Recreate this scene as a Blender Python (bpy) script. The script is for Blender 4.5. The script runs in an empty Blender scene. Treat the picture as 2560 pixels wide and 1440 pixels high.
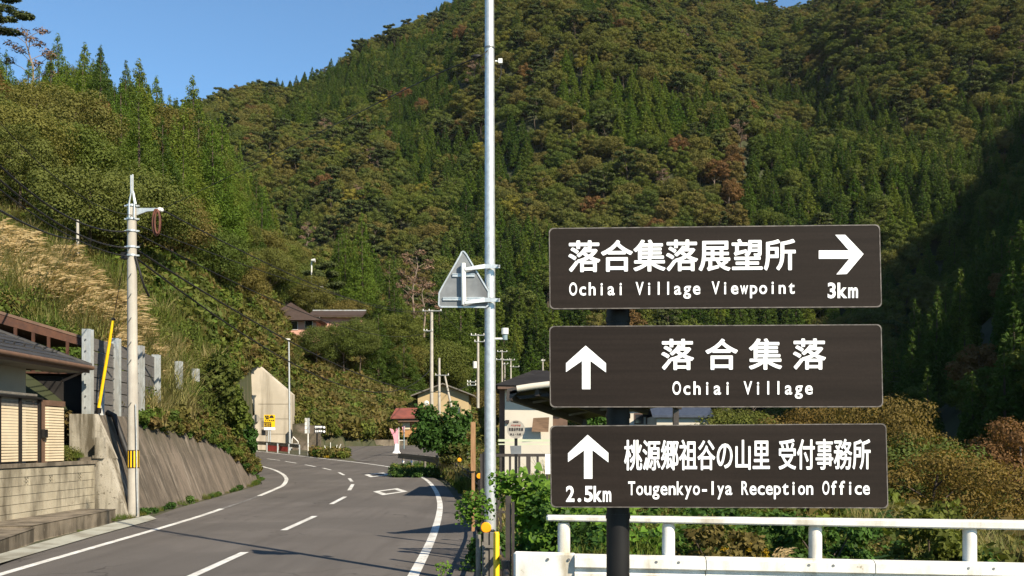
import bpy, bmesh, math, random
import numpy as np
from mathutils import Vector, Matrix, Euler

# ------------------------------------------------------------------ camera, world, sun, exposure
SC = bpy.context.scene
COL = SC.collection
F, CX, HY, CZ = 2500.0, 1280.0, 1105.0, 2.0      # focal length in photo pixels, centre column, horizon row, eye height
cam_data = bpy.data.cameras.new('camera')
cam = bpy.data.objects.new('camera', cam_data)
COL.objects.link(cam)
cam.location = (0, 0, CZ)
cam.rotation_euler = (math.radians(90), 0, 0)
cam_data.sensor_width = 36.0
cam_data.lens = 36.0 * F / 2560.0
cam_data.shift_y = (HY - 720.0) / 2560.0
cam_data.clip_end = 5000
SC.camera = cam
LIGHT = Vector((-0.89, 1.0, -1.0)).normalized()
world = bpy.data.worlds.new('World')
SC.world = world
world.use_nodes = True
wn = world.node_tree
wn.nodes.clear()
sky = wn.nodes.new('ShaderNodeTexSky'); sky.sky_type = 'NISHITA'
sky.sun_disc = False
sky.sun_elevation = math.asin(-LIGHT.z)
sky.sun_rotation = math.atan2(-LIGHT.x, -LIGHT.y)
sky.altitude = 1200; sky.air_density = 1.0; sky.dust_density = 0.0; sky.ozone_density = 1.2
bgn = wn.nodes.new('ShaderNodeBackground'); bgn.inputs['Strength'].default_value = 0.085
out = wn.nodes.new('ShaderNodeOutputWorld')
tint = wn.nodes.new('ShaderNodeMix'); tint.data_type = 'RGBA'; tint.blend_type = 'MULTIPLY'; tint.inputs[0].default_value = 1.0
tint.inputs[7].default_value = (0.74, 0.98, 1.08, 1.0)      # clear autumn air, a little less red than the model's sky
wn.links.new(sky.outputs[0], tint.inputs[6]); wn.links.new(tint.outputs[2], bgn.inputs['Color'])
wn.links.new(bgn.outputs[0], out.inputs['Surface'])
sun_data = bpy.data.lights.new('sun', 'SUN')
sun_data.energy = 4.4; sun_data.angle = math.radians(0.53); sun_data.color = (1.0, 0.885, 0.71)
sun = bpy.data.objects.new('sun', sun_data); COL.objects.link(sun)
sun.rotation_euler = LIGHT.to_track_quat('-Z', 'Y').to_euler()
sun.location = (40, -40, 60)
SC.view_settings.view_transform = 'Standard'
SC.view_settings.look = 'None'
SC.view_settings.exposure = 1.02
SC.view_settings.gamma = 1.0
SC.view_settings.use_curve_mapping = False
SC.render.engine = 'CYCLES'
SC.cycles.max_bounces = 5
SC.cycles.diffuse_bounces = 2
SC.cycles.transmission_bounces = 3
SC.cycles.transparent_max_bounces = 6
random.seed(7)
RNG = np.random.default_rng(7)

# ------------------------------------------------------------------ projection helpers (photo pixel + distance -> metres)
def P(px, py, d):
    return Vector(((px - CX) / F * d, d, CZ - (py - HY) / F * d))
def rz(y):
    y = np.asarray(y, dtype=float)
    a = np.where(y < 20, 0.0, 0.000252 * (y - 20) ** 2)
    b = 1.0 + 0.0318 * 25 * (1 - np.exp(-np.maximum(y - 83, 0) / 25))
    return np.where(y > 83, b, a)
def G(px, py, dz=0.0):
    k = (py - HY) / F
    lo, hi = 2.0, 400.0
    for _ in range(60):
        m = (lo + hi) / 2
        if CZ - k * m > float(rz(m)): lo = m
        else: hi = m
    d = (lo + hi) / 2
    return Vector(((px - CX) / F * d, d, float(rz(d)) + dz))
def px_of(v):
    return CX + F * v[0] / v[1], HY - F * (v[2] - CZ) / v[1]

# ------------------------------------------------------------------ object helpers
ROOT = {}
def setp(o, label=None, cat=None, group=None, kind=None):
    if label: o['label'] = label
    if cat: o['category'] = cat
    if group: o['group'] = group
    if kind: o['kind'] = kind
    return o
def thing(name, label, cat, loc, group=None):
    o = bpy.data.objects.new(name, None); COL.objects.link(o)
    o.empty_display_size = 0.2
    o.location = loc
    ROOT[o.name] = Vector(loc)
    return setp(o, label, cat, group)
def link(name, me, parent=None, loc=(0, 0, 0)):
    o = bpy.data.objects.new(name, me); COL.objects.link(o)
    if parent is not None:
        o.parent = parent
        ROOT[o.name] = ROOT[parent.name]
    else:
        ROOT[o.name] = Vector(loc)
    o.location = loc
    return o
def dup(root, loc, label=None, group=None, rotz=None, scale=None, data_of=None):
    def cp(o, par):
        c = o.copy(); COL.objects.link(c); c.parent = par
        for ch in KIDS.get(o.name, ()): 
            k = cp(ch, c)
        if o.name in KIDS: KIDS[c.name] = [q for q in c_children(c)]
        return c
    c = root.copy(); COL.objects.link(c)
    c.location = loc
    if rotz is not None: c.rotation_euler = (0, 0, rotz)
    if scale is not None: c.scale = scale
    if label: c['label'] = label
    if group: c['group'] = group
    ROOT[c.name] = Vector(loc)
    def rec(src, dst):
        for ch in KIDS.get(src.name, ()):
            k = ch.copy(); COL.objects.link(k); k.parent = dst
            rec(ch, k)
    rec(root, c)
    return c
KIDS = {}
def kid(parent, child):
    KIDS.setdefault(parent.name, []).append(child)

class MB:
    def __init__(s): s.v = []; s.f = []; s.mi = []; s.cur = 0; s.sm = []
    def add(s, vs, fs, smooth=False):
        b = len(s.v); s.v += [tuple(q) for q in vs]
        for f in fs:
            s.f.append([b + i for i in f]); s.mi.append(s.cur); s.sm.append(smooth)
    def box(s, lo, hi):
        x0, y0, z0 = lo; x1, y1, z1 = hi
        s.hexa([(x0,y0,z0),(x1,y0,z0),(x1,y1,z0),(x0,y1,z0),(x0,y0,z1),(x1,y0,z1),(x1,y1,z1),(x0,y1,z1)])
    def hexa(s, v):
        s.add(v, [(0,3,2,1),(4,5,6,7),(0,1,5,4),(1,2,6,5),(2,3,7,6),(3,0,4,7)])
    def bar(s, a, b, w, h, up=(0, 0, 1)):
        a = Vector(a); b = Vector(b); d = (b - a).normalized(); u = Vector(up)
        x = d.cross(u)
        if x.length < 1e-4: x = d.cross(Vector((0, 1, 0)))
        x.normalize(); z = x.cross(d).normalized()
        x *= w / 2; z *= h / 2
        s.hexa([a-x-z, a+x-z, b+x-z, b-x-z, a-x+z, a+x+z, b+x+z, b-x+z])
    def tube(s, pts, r, n=10, cap=True):
        pts = [Vector(p) for p in pts]
        rs = r if isinstance(r, (list, tuple)) else [r] * len(pts)
        b = len(s.v); rings = []
        prev = None
        for i, p in enumerate(pts):
            if i == 0: t = pts[1] - p
            elif i == len(pts) - 1: t = p - pts[i-1]
            else: t = pts[i+1] - pts[i-1]
            t.normalize()
            if prev is None:
                a = Vector((0, 0, 1)) if abs(t.z) < .9 else Vector((1, 0, 0))
                x = t.cross(a).normalized()
            else:
                x = (prev - t * prev.dot(t)).normalized()
            prev = x; y = t.cross(x)
            rings.append([p + (x * math.cos(2*math.pi*k/n) + y * math.sin(2*math.pi*k/n)) * rs[i] for k in range(n)])
        vs = [q for ring in rings for q in ring]
        fs = []
        for i in range(len(pts) - 1):
            for k in range(n):
                fs.append((i*n+k, i*n+(k+1) % n, (i+1)*n+(k+1) % n, (i+1)*n+k))
        s.add(vs, fs, True)
        if cap:
            s.add(rings[0], [tuple(range(n))[::-1]]); s.add(rings[-1], [tuple(range(n))])
    def prism(s, poly, off):
        n = len(poly); off = Vector(off)
        a = [Vector(p) for p in poly]; c = [p + off for p in a]
        fs = [tuple(range(n)), tuple(range(2*n-1, n-1, -1))]
        for i in range(n): fs.append((i, (i+1) % n, n+(i+1) % n, n+i))
        s.add(a + c, fs)
    def sphere(s, c, r, n=12, m=8, sc=(1, 1, 1)):
        c = Vector(c); vs = []; fs = []
        for i in range(m + 1):
            th = math.pi * i / m
            for k in range(n):
                ph = 2*math.pi*k/n
                vs.append(c + Vector((r*sc[0]*math.sin(th)*math.cos(ph), r*sc[1]*math.sin(th)*math.sin(ph), r*sc[2]*math.cos(th))))
        for i in range(m):
            for k in range(n):
                fs.append((i*n+k, (i+1)*n+k, (i+1)*n+(k+1) % n, i*n+(k+1) % n))
        s.add(vs, fs, True)
    def mesh(s, name, mats, o=(0, 0, 0)):
        me = bpy.data.meshes.new(name)
        ox, oy, oz = o
        me.from_pydata([(x-ox, y-oy, z-oz) for x, y, z in s.v], [], s.f)
        mats = mats if isinstance(mats, (list, tuple)) else [mats]
        for m in mats: me.materials.append(m)
        if len(mats) > 1: me.polygons.foreach_set('material_index', s.mi)
        me.polygons.foreach_set('use_smooth', s.sm)
        me.update()
        return me
    def build(s, name, mats, parent=None, loc=None, bevel=0, **kw):
        if parent is not None: o0 = ROOT[parent.name]
        else: o0 = Vector(loc) if loc is not None else Vector((0, 0, 0))
        me = s.mesh(name, mats, o0)
        if bevel or kw.pop('fix', True):
            bm = bmesh.new(); bm.from_mesh(me)
            if bevel:
                bmesh.ops.bevel(bm, geom=list(bm.edges), offset=bevel, segments=1, affect='EDGES', clamp_overlap=True)
            bmesh.ops.recalc_face_normals(bm, faces=bm.faces)
            bm.to_mesh(me); bm.free()
        o = link(name, me, parent)
        if parent is None:
            o.location = o0; ROOT[o.name] = o0
        else: kid(parent, o)
        if kw: setp(o, **kw)
        return o

def npmesh(name, V, Fq, mats, mi=None, smooth=False):
    """numpy verts (n,3) and quads/tris (m,k) -> mesh"""
    V = np.asarray(V, dtype=np.float32); Fq = np.asarray(Fq, dtype=np.int32)
    me = bpy.data.meshes.new(name)
    me.vertices.add(len(V)); me.vertices.foreach_set('co', V.ravel())
    k = Fq.shape[1]
    me.loops.add(Fq.size); me.loops.foreach_set('vertex_index', Fq.ravel())
    me.polygons.add(len(Fq))
    me.polygons.foreach_set('loop_start', np.arange(0, Fq.size, k, dtype=np.int32))
    for m in (mats if isinstance(mats, (list, tuple)) else [mats]): me.materials.append(m)
    if mi is not None: me.polygons.foreach_set('material_index', np.asarray(mi, dtype=np.int32))
    me.polygons.foreach_set('use_smooth', np.full(len(Fq), smooth))
    me.update(calc_edges=True)
    return me

# ------------------------------------------------------------------ materials
def nt(name):
    m = bpy.data.materials.new(name); m.use_nodes = True
    t = m.node_tree; t.nodes.clear()
    return m, t
def N(t, typ, **kw):
    n = t.nodes.new('ShaderNode' + typ)
    for k, v in kw.items():
        if hasattr(n, k): setattr(n, k, v)
        else: n.inputs[k].default_value = v
    return n
def c4(c): return (c[0], c[1], c[2], 1.0)
def noise(t, vec, scale, detail=4, rough=.55, stretch=None):
    if stretch:
        mp = N(t, 'Mapping'); mp.inputs['Scale'].default_value = stretch
        t.links.new(vec, mp.inputs['Vector']); vec = mp.outputs[0]
    n = N(t, 'TexNoise'); n.inputs['Scale'].default_value = scale
    n.inputs['Detail'].default_value = detail; n.inputs['Roughness'].default_value = rough
    t.links.new(vec, n.inputs['Vector'])
    return n.outputs['Fac']
def ramp(t, fac, stops):
    r = N(t, 'ValToRGB'); e = r.color_ramp.elements
    while len(e) < len(stops): e.new(0.5)
    for q, (p, c) in zip(e, stops):
        q.position = p; q.color = c4(c) if len(c) == 3 else c
    t.links.new(fac, r.inputs[0])
    return r.outputs['Color']
def mix(t, fac, a, b, mode='MIX'):
    m = t.nodes.new('ShaderNodeMix'); m.data_type = 'RGBA'; m.blend_type = mode
    for s_, v in ((0, fac), (6, a), (7, b)):
        if isinstance(v, (int, float)): m.inputs[s_].default_value = v
        elif isinstance(v, tuple): m.inputs[s_].default_value = c4(v)
        else: t.links.new(v, m.inputs[s_])
    return m.outputs[2]
def mat(name, c1, c2=None, scale=2.0, rough=.75, metal=0.0, lo=.35, hi=.65, stretch=None,
        stain=None, stain_scale=1.5, stain_stretch=(1, 1, .15), stain_lo=.5, stain_hi=.75, bump=0.0, bscale=60, spec=.4, fine=0.0, spots=None, spot_lo=.62):
    m, t = nt(name)
    g = N(t, 'NewGeometry'); pos = g.outputs['Position']
    if c2 is None: c2 = tuple(x * .85 for x in c1)
    col = ramp(t, noise(t, pos, scale, stretch=stretch), [(lo, c1), (hi, c2)])
    if stain:
        f = ramp(t, noise(t, pos, stain_scale, 5, .6, stain_stretch), [(stain_lo, (0, 0, 0)), (stain_hi, (1, 1, 1))])
        col = mix(t, f, col, stain)
    if spots:
        f = ramp(t, noise(t, pos, 9, 4, .7), [(spot_lo, (0, 0, 0)), (spot_lo + .06, (1, 1, 1))])
        col = mix(t, f, col, spots)
    if fine:
        f = ramp(t, noise(t, pos, 90, 3, .7), [(.3, (1-fine,)*3), (.7, (1+fine,)*3)])
        col = mix(t, 1.0, col, f, 'MULTIPLY')
    b = N(t, 'BsdfPrincipled'); b.inputs['Roughness'].default_value = rough
    b.inputs['Metallic'].default_value = metal
    b.inputs['Specular IOR Level'].default_value = spec
    t.links.new(col, b.inputs['Base Color'])
    if bump:
        bp = N(t, 'Bump'); bp.inputs['Strength'].default_value = bump; bp.inputs['Distance'].default_value = .02
        t.links.new(noise(t, pos, bscale, 5, .6), bp.inputs['Height'])
        t.links.new(bp.outputs[0], b.inputs['Normal'])
    o = N(t, 'OutputMaterial'); t.links.new(b.outputs[0], o.inputs[0])
    return m
def leafmat(name, cols, patch=None, patch_scale=.012, trans=.28, fine=.35, rough=.6, pk=.55):
    """foliage: colour varies per plant (object random), over the hillside, and leaf by leaf"""
    m, t = nt(name)
    oi = N(t, 'ObjectInfo'); g = N(t, 'NewGeometry')
    n = len(cols)
    col = ramp(t, oi.outputs['Random'], [(i / max(n-1, 1), c) for i, c in enumerate(cols)])
    if patch:
        f = ramp(t, noise(t, oi.outputs['Location'], patch_scale, 3), [(.48, (0, 0, 0)), (.62, (pk,)*3)])
        col = mix(t, f, col, patch)
    f = ramp(t, g.outputs['Random Per Island'], [(0, (1-fine,)*3), (1, (1+fine,)*3)])
    col = mix(t, 1.0, col, f, 'MULTIPLY')
    b = N(t, 'BsdfPrincipled'); b.inputs['Roughness'].default_value = rough
    b.inputs['Specular IOR Level'].default_value = .07
    t.links.new(col, b.inputs['Base Color'])
    tr = N(t, 'BsdfTranslucent'); t.links.new(mix(t, 1.0, col, (1.25, 1.3, .6), 'MULTIPLY'), tr.inputs['Color'])
    ms = N(t, 'MixShader'); ms.inputs[0].default_value = trans
    t.links.new(b.outputs[0], ms.inputs[1]); t.links.new(tr.outputs[0], ms.inputs[2])
    o = N(t, 'OutputMaterial'); t.links.new(ms.outputs[0], o.inputs[0])
    return m

M = {}
def asphalt_mat():
    m, t = nt('worn_asphalt')
    g = N(t, 'NewGeometry'); pos = g.outputs['Position']
    col = ramp(t, noise(t, pos, .35, 4), [(.35, (.100, .088, .077)), (.65, (.124, .110, .097))])
    # long streaks along the lanes, older darker patches, aggregate, oil spots and fine cracks
    f = ramp(t, noise(t, pos, 1.1, 4, .6, (1.6, .10, 1)), [(.46, (0, 0, 0)), (.64, (.45,)*3)]); col = mix(t, f, col, (.070, .060, .052))
    f = ramp(t, noise(t, pos, .16, 2, .4), [(.50, (0, 0, 0)), (.515, (.4,)*3)]); col = mix(t, f, col, (.084, .075, .066))
    f = ramp(t, noise(t, pos, 70, 3, .8), [(.28, (.62,)*3), (.5, (1,)*3), (.74, (1.5,)*3)]); col = mix(t, 1.0, col, f, 'MULTIPLY')
    v = N(t, 'TexVoronoi'); v.feature = 'DISTANCE_TO_EDGE'; v.inputs['Scale'].default_value = .55; v.inputs['Randomness'].default_value = 1
    wob = N(t, 'VectorMath'); wob.operation = 'ADD'
    nz = N(t, 'TexNoise'); nz.inputs['Scale'].default_value = 1.3; nz.inputs['Detail'].default_value = 4; t.links.new(pos, nz.inputs['Vector'])
    t.links.new(pos, wob.inputs[0]); t.links.new(nz.outputs['Color'], wob.inputs[1]); t.links.new(wob.outputs[0], v.inputs['Vector'])
    ck = ramp(t, v.outputs[0], [(.004, (1,)*3), (.012, (0,)*3)])
    ms_ = ramp(t, noise(t, pos, .25, 2), [(.50, (0,)*3), (.60, (.8,)*3)])
    col = mix(t, mix(t, 1.0, ck, ms_, 'MULTIPLY'), col, (.035, .03, .026))
    b = N(t, 'BsdfPrincipled'); b.inputs['Roughness'].default_value = .88; b.inputs['Specular IOR Level'].default_value = .3
    t.links.new(col, b.inputs['Base Color'])
    bp = N(t, 'Bump'); bp.inputs['Strength'].default_value = .35; bp.inputs['Distance'].default_value = .01
    t.links.new(noise(t, pos, 150, 4, .7), bp.inputs['Height']); t.links.new(bp.outputs[0], b.inputs['Normal'])
    o = N(t, 'OutputMaterial'); t.links.new(b.outputs[0], o.inputs[0])
    return m
M['asphalt'] = asphalt_mat()
M['asphalt_old'] = mat('asphalt', (.088, .076, .065), (.110, .096, .083), .35, .85, fine=.28, bump=.25, bscale=180, stain=(.075, .068, .062), stain_scale=.5, stain_stretch=(1, .2, 1), stain_lo=.5, stain_hi=.6)
M['road_paint'] = mat('road_paint', (.74, .73, .68), (.54, .52, .47), 3.0, .65, fine=.22, spots=(.20, .18, .155), spot_lo=.60, stain=(.34, .32, .28), stain_scale=2, stain_stretch=(1, .3, 1), stain_lo=.5, stain_hi=.75)
M['faded_paint'] = mat('faded_paint', (.30, .29, .27), (.13, .12, .11), 2.0, .7, fine=.3, spots=(.11, .10, .09), spot_lo=.45)
M['gutter'] = mat('gutter_concrete', (.36, .36, .30), (.27, .26, .21), 1.2, .9, fine=.2, stain=(.16, .14, .1), stain_scale=1.2, stain_stretch=(1, 1, 1))
M['soil'] = mat('soil', (.075, .065, .035), (.045, .05, .022), .8, .95, fine=.3, bump=.4, bscale=20)
M['hill_soil'] = mat('hillside_soil', (.040, .046, .016), (.028, .034, .012), .3, .95, bump=.4, bscale=4)
def wall_mat():
    m, t = nt('stained_concrete')
    g = N(t, 'NewGeometry'); pos = g.outputs['Position']
    sep = N(t, 'SeparateXYZ'); t.links.new(pos, sep.inputs[0])
    col = ramp(t, noise(t, pos, .8, 5, .65), [(.33, (.185, .145, .108)), (.66, (.105, .083, .060))])
    f = ramp(t, noise(t, pos, 1.9, 8, .75, (.3, 1.2, .3)), [(.42, (0,)*3), (.62, (.9,)*3)]); col = mix(t, f, col, (.050, .040, .027))
    f = ramp(t, noise(t, pos, 3.4, 5, .7, (.2, 1.3, .2)), [(.56, (0,)*3), (.66, (.7,)*3)]); col = mix(t, f, col, (.24, .20, .155))
    # moss running down from the top edge
    mz = N(t, 'MapRange'); mz.inputs[1].default_value = 1.2; mz.inputs[2].default_value = 2.9; t.links.new(sep.outputs[2], mz.inputs[0])
    f = ramp(t, noise(t, pos, 2.0, 5, .7, (.3, 1.2, .5)), [(.42, (0,)*3), (.62, (1,)*3)])
    mm = mix(t, 1.0, f, mz.outputs[0], 'MULTIPLY'); col = mix(t, mm, col, (.045, .042, .020))
    f = ramp(t, noise(t, pos, 60, 3, .7), [(.3, (.75,)*3), (.7, (1.28,)*3)]); col = mix(t, 1.0, col, f, 'MULTIPLY')
    b = N(t, 'BsdfPrincipled'); b.inputs['Roughness'].default_value = .93
    t.links.new(col, b.inputs['Base Color'])
    bp = N(t, 'Bump'); bp.inputs['Strength'].default_value = .5; bp.inputs['Distance'].default_value = .03
    t.links.new(noise(t, pos, 14, 6, .7), bp.inputs['Height']); t.links.new(bp.outputs[0], b.inputs['Normal'])
    o = N(t, 'OutputMaterial'); t.links.new(b.outputs[0], o.inputs[0])
    return m
M['wall_conc'] = wall_mat()
M['end_conc'] = mat('pale_concrete', (.40, .36, .29), (.28, .25, .19), .9, .92, stain=(.085, .070, .045), stain_scale=3.4, stain_stretch=(1, 1, .13), stain_lo=.44, stain_hi=.62, fine=.25, bump=.5, bscale=20, spots=(.12, .10, .07), spot_lo=.6)
M['portal_conc'] = mat('tunnel_concrete', (.60, .53, .43), (.42, .37, .29), .3, .9, stain=(.20, .17, .125), stain_scale=1.1, stain_stretch=(1, 1, .10), stain_lo=.48, stain_hi=.72, fine=.08)
M['block'] = mat('concrete_block', (.42, .37, .27), (.30, .26, .185), 1.3, .92, stain=(.105, .088, .058), stain_scale=1.5, stain_stretch=(1, 1, .30), stain_lo=.44, stain_hi=.66, fine=.22, bump=.4, bscale=40, spots=(.16, .13, .09), spot_lo=.63)
M['mortar'] = mat('mortar', (.15, .13, .09), (.10, .085, .06), 3, .95)
M['step_conc'] = mat('step_concrete', (.22, .18, .13), (.15, .125, .09), 1.4, .92, stain=(.07, .056, .038), stain_scale=2.2, stain_stretch=(1, 1, .4), stain_lo=.44, stain_hi=.62, fine=.25, bump=.4, bscale=30, spots=(.26, .22, .16), spot_lo=.66)
M['galv'] = mat('galvanised_steel', (.62, .64, .63), (.48, .50, .50), 14, .42, .55, stain=(.45, .45, .43), stain_scale=3, stain_stretch=(1, 1, .2), fine=.08)
M['galv_dull'] = mat('dull_galvanised', (.42, .44, .43), (.33, .35, .34), 6, .55, .3, stain=(.24, .22, .19), stain_scale=3)
M['sign_back'] = mat('aluminium_back', (.21, .22, .225), (.15, .16, .165), 5, .6, .15, stain=(.11, .11, .11), stain_scale=4)
M['white_steel'] = mat('white_painted_steel', (.78, .77, .72), (.68, .66, .6), 3, .5, stain=(.36, .30, .20), stain_scale=4.5, stain_stretch=(1, 1, .25), stain_lo=.48, stain_hi=.78, fine=.08, spots=(.30, .25, .16), spot_lo=.66)
M['bolt'] = mat('bolt_steel', (.22, .23, .23), (.14, .14, .14), 20, .5, .5)
M['board'] = mat('brown_board', (.0145, .0105, .0080), (.020, .0145, .0112), 1.0, .6, stretch=(.9, 1, 40), stain=(.026, .019, .015), stain_scale=1.3, stain_stretch=(.5, 1, 3), stain_lo=.5, stain_hi=.8, fine=.12, spec=.12)
M['board_edge'] = mat('worn_board_edge', (.17, .15, .13), (.07, .06, .05), 30, .6)
M['sign_white'] = mat('reflective_white', (.95, .95, .94), (.92, .92, .91), 4, .45)
M['black'] = mat('black_paint', (.010, .009, .009), (.014, .013, .012), 6, .5, spec=.25)
M['brown_steel'] = mat('dark_brown_steel', (.05, .038, .03), (.032, .025, .02), 8, .5, spec=.5)
M['grey_brown'] = mat('grey_brown_steel', (.20, .18, .15), (.14, .125, .105), 8, .5)
M['yellow'] = mat('yellow_plastic', (.85, .55, .015), (.8, .47, .01), 3, .35)
M['orange'] = mat('orange_reflector', (.95, .36, .01), (.9, .3, .005), 3, .3)
M['pole_conc'] = mat('pole_concrete', (.44, .41, .35), (.36, .33, .28), 2, .85, stain=(.26, .23, .19), stain_scale=2, stain_stretch=(1, 1, .1), fine=.06)
M['tile'] = mat('grey_roof_tile', (.045, .041, .037), (.028, .026, .024), 4, .6, fine=.1)
M['dark_roof'] = mat('dark_roof', (.020, .018, .017), (.030, .027, .025), 2, .8, spec=.1)
M['brown_roof'] = mat('brown_roof', (.045, .028, .02), (.062, .04, .03), 1, .8)
M['rust'] = mat('rusty_steel', (.085, .035, .018), (.05, .022, .014), 4, .8, fine=.2)
M['rust_roof'] = mat('rust_red_roof', (.24, .068, .045), (.16, .05, .035), 1.5, .7)
M['shade_wall'] = mat('shaded_cream', (.34, .31, .25), (.28, .26, .21), 1, .9)  # darker copy of the cream wall, eave shade put into the colour
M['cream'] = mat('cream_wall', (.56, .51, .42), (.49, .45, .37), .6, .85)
M['yellow_wall'] = mat('yellow_wall', (.48, .36, .19), (.41, .31, .17), .6, .85)
M['orange_wood'] = mat('orange_wood', (.45, .24, .09), (.36, .18, .07), 2, .8, stretch=(1, 1, 6))
M['pink_wall'] = mat('pink_wall', (.60, .33, .25), (.5, .28, .21), .5, .85)
M['slat'] = mat('cream_slat', (.68, .56, .38), (.6, .49, .33), 3, .6)
M['brown_trim'] = mat('brown_trim', (.14, .08, .05), (.10, .058, .038), 4, .6)
M['brown_wood'] = mat('brown_wood', (.2, .12, .07), (.13, .08, .048), 3, .8, stretch=(1, 1, 8))
M['stake'] = mat('stake_wood', (.34, .19, .09), (.24, .13, .06), 4, .8, stretch=(8, 8, 1))
M['mesh_board'] = mat('weathered_plank', (.13, .12, .11), (.09, .083, .076), 3, .9, stretch=(1, 1, 8), fine=.2)
M['glass'] = mat('dark_glass', (.02, .022, .025), (.03, .032, .035), 1, .12, spec=.8)
M['red'] = mat('red_board', (.48, .08, .065), (.38, .06, .05), 4, .5)
M['pink'] = mat('pink_cloth', (.75, .27, .33), (.66, .33, .36), 5, .8)
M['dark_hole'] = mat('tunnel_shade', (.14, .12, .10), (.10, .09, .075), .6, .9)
M['bark'] = mat('bark', (.09, .065, .045), (.055, .042, .03), 3, .95, fine=.2)
M['pale_bark'] = mat('pale_bark', (.26, .20, .15), (.17, .13, .1), 3, .95)
M['coil'] = mat('rusty_coil', (.13, .045, .025), (.08, .03, .02), 6, .7)
M['cable'] = mat('black_cable', (.012, .011, .01), (.02, .018, .016), 3, .6)
M['cyan_box'] = mat('grey_blue_plastic', (.2, .27, .29), (.16, .22, .24), 4, .5)
M['disc'] = mat('weathered_white', (.36, .33, .28), (.28, .25, .21), 6, .7)
M['ink'] = mat('dark_ink', (.02, .015, .015), (.03, .02, .02), 6, .7)
M['red_ink'] = mat('red_ink', (.4, .08, .05), (.35, .07, .04), 6, .7)
M['net'] = mat('black_hose', (.01, .01, .01), (.02, .018, .016), 8, .6)
M['green_beam'] = mat('pale_green_steel', (.52, .55, .38), (.45, .48, .33), 3, .6)

L = {}
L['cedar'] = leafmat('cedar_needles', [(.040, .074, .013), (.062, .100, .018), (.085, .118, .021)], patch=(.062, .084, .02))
L['cedar_lit'] = leafmat('sunlit_cedar_needles', [(.062, .11, .014), (.095, .14, .02), (.125, .15, .024)], fine=.25)  # brighter copy of the cedar needles, sunlight put into the colour
L['broad'] = leafmat('broadleaf_green', [(.068, .098, .020), (.095, .122, .024), (.115, .130, .026), (.078, .106, .026)], patch=(.125, .115, .032), fine=.2)
L['olive'] = leafmat('broadleaf_olive', [(.108, .122, .030), (.132, .126, .034), (.140, .112, .034), (.14, .140, .032)], fine=.2)
L['amber'] = leafmat('amber_leaves', [(.15, .105, .028), (.125, .11, .028), (.16, .095, .03)], fine=.25)
L['rust'] = leafmat('broadleaf_rust', [(.155, .098, .034), (.155, .082, .034), (.135, .088, .034)], fine=.22)
L['yellow'] = leafmat('broadleaf_yellow', [(.18, .17, .03), (.22, .19, .035)])
L['pine'] = leafmat('pine_needles', [(.060, .080, .026), (.085, .098, .032)], trans=.2)
L['dead'] = leafmat('dead_twigs', [(.16, .10, .065), (.19, .12, .08)], trans=.1)
L['shrub'] = leafmat('shrub_leaves', [(.04, .075, .014), (.075, .115, .02), (.11, .135, .024), (.06, .09, .02)], patch=(.12, .10, .03), patch_scale=.35)
L['vine'] = leafmat('kudzu_leaves', [(.085, .10, .022), (.12, .12, .028), (.14, .105, .035), (.07, .09, .022)], patch=(.13, .085, .035), patch_scale=.3)
L['bright'] = leafmat('bright_leaves', [(.075, .14, .02), (.10, .19, .024), (.14, .22, .03)], trans=.35, fine=.3, rough=.45)
L['darkleaf'] = leafmat('glossy_leaves', [(.035, .075, .016), (.05, .1, .02), (.07, .12, .024)], trans=.25, rough=.4)
L['grass'] = leafmat('grass_blades', [(.08, .12, .022), (.12, .15, .03), (.16, .15, .045)], trans=.35)
L['drygrass'] = leafmat('dry_grass', [(.25, .21, .085), (.30, .25, .11), (.18, .19, .06)], trans=.3)
L['plume'] = leafmat('grass_plumes', [(.46, .34, .17), (.52, .40, .22), (.38, .28, .13)], trans=.35, fine=.15)
L['goldenrod'] = leafmat('goldenrod_flowers', [(.42, .27, .02), (.5, .34, .03)], trans=.3)
# ------------------------------------------------------------------ letter shapes, all made in one go
GLYPH = {}
def make_glyphs(sets):
    keys = sorted({(ch, off) for off, text in sets for ch in text if ch != ' '}); obs = []
    for ch, off in keys:
        c = bpy.data.curves.new('letter', 'FONT'); c.body = ch; c.offset = off; c.resolution_u = 4
        o = bpy.data.objects.new('letter', c); COL.objects.link(o); obs.append((ch, off, o, c))
    bpy.context.view_layer.update()
    dg = bpy.context.evaluated_depsgraph_get()
    for ch, off, o, c in obs:
        me = bpy.data.meshes.new_from_object(o.evaluated_get(dg))
        GLYPH[(ch, off)] = ([(v.co.x, v.co.y) for v in me.vertices], [tuple(p.vertices) for p in me.polygons])
        bpy.data.meshes.remove(me)
    for ch, off, o, c in obs:
        bpy.data.objects.remove(o); bpy.data.curves.remove(c)
make_glyphs([(0.0, '落合集落展望所桃源郷祖谷の山里受付事務所道路情報トンネル内通行注意走四国交通バスのりば東学校前京上・久保'), (.018, 'Ochiai Village Viewpoint'), (.03, '3km2.5km'), (.016, 'Tougenkyo-Iya Reception Office'), (.02, 'Ochiai')])

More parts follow.
